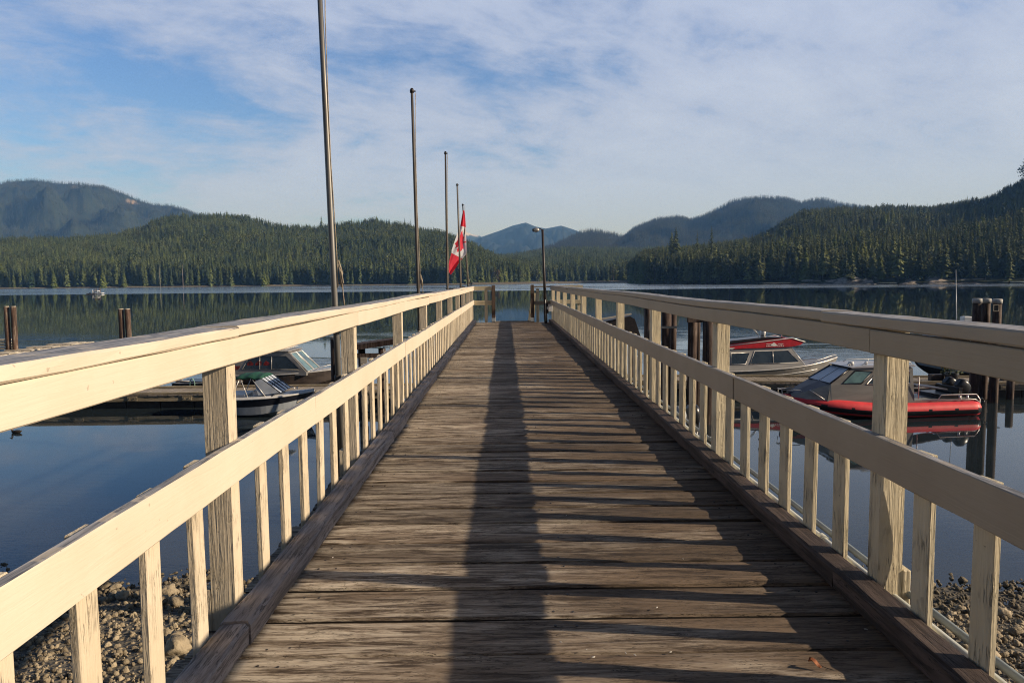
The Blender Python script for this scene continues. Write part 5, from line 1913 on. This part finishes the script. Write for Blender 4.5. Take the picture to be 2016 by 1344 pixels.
# ---- runabout with green canopy
def runabout():
    o = empty('runabout')
    tag(o, 'white runabout with dark stripe and folded green canopy, in front of the left dock', 'boat')
    L = place(o, 612, 424, 31.9, 32.0)
    secs = hull_sections(L, 1.85, .74, .98, .10, -.22)
    mb = MB(); hull(mb, secs, 0, 0, stripe=.5)
    h = mb.build('hull', [M_GREYHULL, M_GREYHULL, M_NAVY], o)
    mb = MB(); gunwale(mb, secs, .04); mb.build('rub_rail', M_WHITE, h)
    mb = MB(); foredeck(mb, secs, L * .58, .10); mb.build('foredeck', M_WHITE, o)
    mb = MB()
    for sg in (1, -1):
        sel = [q for q in secs if q[0] <= L * .62]
        mb.loft([[(x, sg * hb * .98, s + .0), (x, sg * hb * .95, s + .08), (x, sg * hb * .80, s + .08), (x, sg * hb * .78, s - .2)] for (x, hb, s, c, k) in sel], False, False)
    mb.build('side_deck', M_WHITE, o)
    mb = MB()                                   # windscreen of clear vinyl panels between dark seams
    xs0, xs1 = L * .50, L * .70
    zt, zb = 1.62, 1.02
    for i in range(4):
        y0, y1 = -.72 + i * .36 + .02, -.72 + (i + 1) * .36 - .02
        mb.add([(xs1, y0 * 1.05, zb), (xs1, y1 * 1.05, zb), (xs0, y1, zt), (xs0, y0, zt)], [(0, 1, 2, 3)])
    for sg in (1, -1):
        mb.add([(xs1 - .02, sg * .78, zb), (xs0, sg * .74, zt), (xs0 - .25, sg * .76, zt - .15), (xs0 - .1, sg * .8, zb - .1)], [(0, 1, 2, 3)])
    w_ = mb.build('windscreen', M_PANE, o)
    mb = MB()
    for i in range(5):
        y = -.72 + i * .36
        mb.tube([(xs1 + .005, y * 1.05, zb), ((xs0 + xs1) / 2, y, (zt + zb) / 2 + .02), (xs0, y, zt)], .022, 6)
    mb.tube([((xs0 + xs1) / 2, -.76, (zt + zb) / 2), ((xs0 + xs1) / 2, .76, (zt + zb) / 2)], .024, 6)
    mb.tube([(xs0, -.74, zt), (xs0, .74, zt)], .024, 6)
    mb.build('frame', M_NAVY, w_)
    # folded canopy lying on its hoops
    mb = MB()
    rings = []
    for i in range(15):
        f = i / 14
        x = xs0 - 1.05 + 1.08 * f
        zc = 1.58 + .05 * sin(f * pi) + .025 * sin(f * 15)
        hh = .085 + .02 * sin(f * pi) + .04 * mnoise.noise(Vector((f * 7, 2, 2)))
        rings.append([(x, .78 * cos(a), zc + hh * sin(a) + .05 * (1 - abs(cos(a)))) for a in [2 * pi * k / 14 for k in range(14)]])
    mb.loft(rings, smooth=True)
    mb.build('canopy', M_GREEN, o)
    mb = MB()
    for sg in (1, -1):
        for xa, xb_ in ((.28, .20), (.30, .37), (.42, .56)):
            mb.tube([(L * xb_, sg * .80, .82), (L * xa, sg * .76, 1.55)], .016, 6)
        mb.tube([(L * .02, sg * .72, .82), (L * .03, sg * .7, 1.45), (L * .32, sg * .76, 1.50)], .014, 6)
    mb.tube([(L * .03, -.7, 1.45), (L * .03, .7, 1.45)], .014, 6)
    mb.build('canopy_frame', M_ALU_L, o)
    mb = MB(); mb.box((L * .05, -.66, .55), (L * .32, .66, .92)); mb.box((L * .40, -.6, .55), (L * .50, -.1, 1.1))
    mb.build('seat', M_WHITE, o, .03)
    mb = MB(); mb.tube([(L * .72, .2, 1.06), (L * .74, .25, 1.14), (L * .78, .2, 1.06)], .02, 6); mb.ball((L * .66, .6, 1.12), .05, 8, 5)
    mb.tube([(L * .82, 0, 1.06), (L * .82, 0, 1.16)], .03, 6)
    mb.build('deck_fitting', M_ALU_L, o)
    outboard(o, -.15, 0, .70, 0, .9)
runabout()

# ---- small skiff at the left dock
def skiff():
    o = empty('skiff')
    tag(o, 'open dark skiff with a green rope hung over its side, beyond the left dock', 'boat')
    L = place(o, 470, 345, 37.0, 37.4)
    secs = hull_sections(L, 1.5, .72, .92, .1, -.2)
    mb = MB(); hull(mb, secs, 0, 1)
    h = mb.build('hull', [M_HULLDARK, M_HULLDARK], o)
    mb = MB(); gunwale(mb, secs, .03); mb.build('rub_rail', M_ALU_L, h)
    mb = MB()
    for i in range(12):
        a = i / 11 * 2 * pi
    ring = [(L * .34 + .12 * cos(a * 2 * pi / 12), -.80, .72 + .30 * sin(a * 2 * pi / 12) - .05) for a in range(12)]
    mb.tube(ring, .022, 6, closed=True)
    mb.build('rope_coil', M_ROPEG, o)
    mb = MB(); mb.box((.3, -.6, .6), (L * .6, .6, .80)); mb.build('load', M_BLACKP, o, .05)
    mb = MB()
    mb.tube([(L * .12, -.5, .75), (L * .16, -.5, 1.25)], .03, 6); mb.tube([(-.2, -.5, .82), (L * .25, -.55, .80)], .025, 6)
    mb.tube([(L * .3, .4, .8), (L * .5, .5, 1.1), (L * .7, .4, .85)], .014, 6)
    mb.build('rail_post', M_ALU_L, o)
    outboard(o, -.12, 0, .72, .2, .7)
skiff()

# ---- little boat half hidden behind the right balusters
def tender():
    o = empty('motor_skiff')
    tag(o, 'small white skiff with two outboard motors, half hidden behind right balusters', 'boat')
    L = place(o, 1240, 1345, 27.2, 24.6)
    secs = hull_sections(L, 1.5, .55, .8, .08, -.2)
    mb = MB(); hull(mb, secs, 0, 0)
    h = mb.build('hull', M_WHITE, o)
    mb = MB(); gunwale(mb, secs, .03); mb.build('rub_rail', M_BLACKP, h)
    mb = MB(); mb.box((.5, -.62, .38), (.8, .62, .44)); mb.box((1.4, -.6, .4), (1.7, .6, .46)); mb.build('thwart', M_WHITE, o, .01)
    outboard(o, -.2, .3, .85, .15, 1.0, M_GREYHULL)
    outboard(o, -.2, -.3, .85, .15, 1.0)
tender()

# white panel box and clutter on the right dock
p = at_y(1265, 722, 36.4)
mb = MB()
mb.box((p.x - .34, 36.3, WZ + .64), (p.x - .06, 36.6, WZ + 1.85))
mb.box((p.x + .08, 36.3, WZ + .64), (p.x + .36, 36.6, WZ + 1.85))
tag(mb.build('power_pedestal', M_WHITE, None, .02), 'white twin power pedestal on the dock, seen between right balusters', 'pedestal')
def planter():
    p = at_y(1880, 764, 34.9)
    o = empty('planter', (p.x, 35.2, WZ + .63))
    tag(o, 'dark tub of yellow flowers standing on the right dock', 'planter')
    mb = MB(); mb.tube([(0, 0, 0), (0, 0, .42), (0, 0, .44)], [.24, .32, .30], 14); mb.build('tub', M_BLACKP, o)
    r = random.Random(2)
    mb = MB(); fl = MB()
    for _ in range(220):
        a, q, z = r.uniform(0, 6.28), r.random() ** .5 * .48, r.uniform(.38, .86)
        c = Vector((q * cos(a), q * sin(a), z)); u = Vector((r.gauss(0, 1), r.gauss(0, 1), r.gauss(0, 1))).normalized(); v = u.orthogonal().normalized()
        k = r.uniform(.04, .08)
        mb.add([c + u * k, c + v * k * .5, c - u * k, c - v * k * .5], [(0, 1, 2, 3)])
    for _ in range(46):
        a, q, z = r.uniform(0, 6.28), r.random() ** .5 * .48, r.uniform(.55, .92)
        fl.ball((q * cos(a), q * sin(a), z), r.uniform(.03, .045), 6, 4)
    mb.build('leaves', M_LEAFG, o); fl.build('flowers', M_YEL, o)
planter()
for px, Y, w, h, m, lab, nm in ((1990, 35.4, .9, .28, M_BEAM, 'dark timber offcut lying on the right dock near the pile cluster', 'timber'),
                                (1842, 35.6, .6, .30, M_HULLDARK, 'low brown crate on the right dock left of the flower tub', 'crate')):
    p = at_y(px, 760, Y)
    mb = MB(); mb.box((p.x - w / 2, Y - .15, WZ + .63), (p.x + w / 2, Y + .15, WZ + .63 + h))
    for k in range(3):
        mb.box((p.x - w / 2 - .01, Y - .16, WZ + .66 + k * h / 3), (p.x + w / 2 + .01, Y - .152, WZ + .64 + (k + .8) * h / 3))
    tag(mb.build(nm, m, None, .004), lab, nm)
# dock posts below the capped piles
for px, Y, lab in ((1999, 33.4, 'short dark dock post right of the white capped cluster'),):
    pile(px, Y + .5, WZ + 1.25, .16, M_PILE, lab)
# mooring buoy pole in the water behind right balusters
p = at_z(1494, 874, WZ)
mb = MB(); mb.tube([(p.x, p.y, WZ - .3), (p.x + .02, p.y, WZ + .15)], .012, 6); mb.ball((p.x + .02, p.y, WZ + .17), .05, 8, 6)
tag(mb.build('mooring_float', M_BLACKP), 'small dark mooring float on the water between right balusters', 'buoy')

# ---- anchored raft out on the lake
def raft():
    p = at_z(187, 579, WZ)
    o = empty('work_raft', (p.x, p.y, WZ), 0)
    o.scale = (.85, .85, .85)
    tag(o, 'small anchored raft with a white canopy and dark posts out on the lake', 'raft')
    mb = MB(); mb.box((-4.2, -1.5, .1), (.6, 1.5, .5)); mb.build('dark_hull', M_HULLDARK, o, .05)
    mb = MB(); mb.box((.6, -1.5, .3), (4.6, 1.5, .75)); mb.build('white_hull', M_WHITE, o, .05)
    mb = MB(); mb.prism([(-.3, 1.7), (2.3, 1.7), (2.1, 2.0), (-.1, 2.0)], 'y', -1.4, 1.4); mb.build('canopy', M_WHITE, o)
    mb = MB()
    for x in (-.2, 2.2):
        for y in (-1.3, 1.3):
            mb.tube([(x, y, .5), (x, y, 1.72)], .06, 6)
    mb.build('canopy_leg', M_WHITE, o)
    for x, h in ((-1.2, 2.9), (-.7, 3.4), (.2, 3.4), (1.1, 3.3), (1.9, 3.5), (2.4, 3.2)):
        mb = MB(); mb.tube([(x, 1.6, -1), (x, 1.6, h)], .14, 8); mb.build('post', M_PILE_L, o)
    mb = MB(); mb.tube([(-.55, -1.4, .4), (-.55, -1.4, 2.5)], .11, 6); mb.build('white_post', M_WHITE, o)
    mb = MB(); mb.box((-1.1, -.8, .5), (-.5, .2, 1.2)); mb.box((-3.0, -.6, .5), (-2.4, .3, .9)); mb.build('gear', M_BLACKP, o, .08)
raft()

# ---- duck
def duck():
    p = at_z(32, 852, WZ)
    o = empty('duck', (p.x, p.y, WZ), R(170))
    tag(o, 'dark duck floating on the calm water under the left rail', 'duck')
    mb = MB()
    rings = []
    for i in range(13):
        f = i / 12
        x = -.24 + .44 * f
        w = .085 * (sin(pi * min(1, f * .96 + .03)) ** .6)
        h = .075 * (sin(pi * min(1, f * .96 + .03)) ** .7)
        rings.append([(x, w * cos(a), .035 + .05 * (1 - f) ** 3 + h * sin(a)) for a in [2 * pi * k / 10 for k in range(10)]])
    mb.loft(rings, smooth=True)
    mb.tube([(.14, 0, .05), (.17, 0, .11), (.17, 0, .16), (.19, 0, .19)], [.05, .036, .03, .028], 8)
    mb.ball((.205, 0, .20), .038, 8, 6, (1.2, .9, .95))
    mb.build('body', M_DUCK, o)
    mb = MB(); mb.tube([(.24, 0, .195), (.29, 0, .185)], [.016, .008], 6); mb.build('bill', M_PILE, o)
duck()

# ------------------------------------------------------------------ stones on the beach
M_STONE = stone_mat()
def stone_meshes():
    c = bpy.data.collections.new('stone_source')
    for i in range(7):
        mb = MB(); mb.ball((0, 0, 0), 1.0, 9, 6, (1, random.uniform(.65, 1), random.uniform(.45, .75)), jit=.55, seed=i)
        c.objects.link(bpy.data.objects.new('stone', mb.mesh('stone', M_STONE)))
    return c
C_ST = stone_meshes()
def gravel():
    r = random.Random(4)
    pts = []
    for _ in range(60000):
        side = r.choice((-1, 1))
        x = side * r.uniform(1.5, 11.5)
        y = r.uniform(5.5, 21)
        # drop what lies far outside the view
        if abs(x) > y * .80 + .5: continue
        z = beach_z(x, y)
        s = .016 + .055 * r.random() ** 4
        if r.random() < .02: s *= 2.1
        pts.append((x, y, z + s * .15, s))
    tag(scatter('gravel', pts, C_ST, None, False), kind='stuff')
gravel()
def rocks():
    me = [MB().ball((0, 0, 0), 1.0, 14, 9, (1, .8, .62), jit=.7, seed=20 + i).mesh('rock', M_STONE) for i in range(4)]
    spec = [(330, 1165, .17), (318, 1188, .13), (345, 1190, .16), (225, 1150, .12), (240, 1172, .14), (398, 1150, .12), (300, 1205, .11), (205, 1180, .10), (345, 1290, .13), (350, 1315, .20),
            (205, 1148, .16), (180, 1215, .1), (315, 1262, .09)]
    for i, (px, py, s) in enumerate(spec):
        p = at_z(px, py, WZ + .12)
        z = beach_z(p.x, p.y)
        o = link_mesh('beach_rock', me[i % 4], None, (p.x, p.y, z + s * .3))
        o.scale = (s, s, s)
        o.rotation_euler = (0, 0, i * 1.3)
        tag(o, 'rounded grey rock at the waters edge seen between left balusters', 'rock', 'rocks at the waters edge on the left')
    for i, (px, py, s) in enumerate([(1975, 1205, .14), (1925, 1215, .10), (2000, 1260, .12), (1890, 1195, .09)]):
        p = at_z(px, py, WZ + .12)
        o = link_mesh('beach_rock', me[(i + 2) % 4], None, (p.x, p.y, beach_z(p.x, p.y) + s * .3))
        o.scale = (s, s, s)
        tag(o, 'rounded grey rock on the gravel seen between right balusters', 'rock', 'rocks on the gravel on the right')
rocks()

# ------------------------------------------------------------------ litter on the deck
def litter():
    p = at_z(1604, 1308, .004)
    o = empty('fallen_leaf', (p.x, p.y, .012 + psl(p.y)), R(-50))
    tag(o, 'curled orange dry leaf with a dark stalk lying on the deck at lower right', 'leaf')
    o.scale = (.75, .75, .75)
    mb = MB()
    rows = []
    for i in range(9):
        f = i / 8
        w = .014 * sin(pi * (f * .9 + .05)) ** .7
        rows.append([(-.03 + .06 * f, -w, .010 + .012 * sin(f * 5)), (-.03 + .06 * f, 0, .002 + .008 * sin(f * 5)), (-.03 + .06 * f, w, .013 + .01 * sin(f * 4 + 1))])
    mb.loft(rows, False, False, smooth=True)
    b = mb.build('blade', M_LEAFO, o)
    b.modifiers.new('thick', 'SOLIDIFY').thickness = .0012
    mb = MB(); mb.tube([(.028, 0, .006), (.06, .004, .004), (.085, .012, .003)], .0016, 5); mb.build('stalk', M_BLACKP, o)
    r = random.Random(9)
    me = MB().ball((0, 0, 0), 1, 7, 4, (1, .6, .3), jit=.5, seed=3).mesh('shell_fragment', M_SHELL)
    for px, py in ((1250, 1288), (1232, 1284), (1154, 1277), (1168, 1292), (1320, 1282), (1345, 1098), (1705, 1237), (1293, 1194), (1886, 1307), (1104, 1262), (655, 1095), (1115, 1012)):
        q = at_z(px, py, .0)
        s = r.uniform(.0035, .007)
        o = link_mesh('shell_fragment', me, None, (q.x, q.y, .006 + psl(q.y)))
        o.scale = (s * 1.3, s, s)
        o.rotation_euler = (0, 0, r.uniform(0, 6))
        tag(o, 'tiny white shell chip lying on the deck planks', 'shell', 'white shell chips on the deck')
litter()

# ------------------------------------------------------------------ haze: the air over the lake
def haze():
    m = bpy.data.materials.new('haze')
    m.use_nodes = True
    t = NT(m.node_tree)
    t.n.clear()
    out = t.new('ShaderNodeOutputMaterial')
    v = t.new('ShaderNodeVolumePrincipled', inp={'Color': (0.20, 0.46, 1.0, 1), 'Density': 1.15e-4, 'Anisotropy': 0.0, 'Absorption Color': (1, 1, 1, 1)})
    t.l.new(v.outputs[0], out.inputs['Volume'])
    mb = MB()
    mb.box((-16000, -600, WZ - 9), (16000, 16200, 720))
    o = mb.build('haze', m)
    tag(o, kind='stuff')
haze()
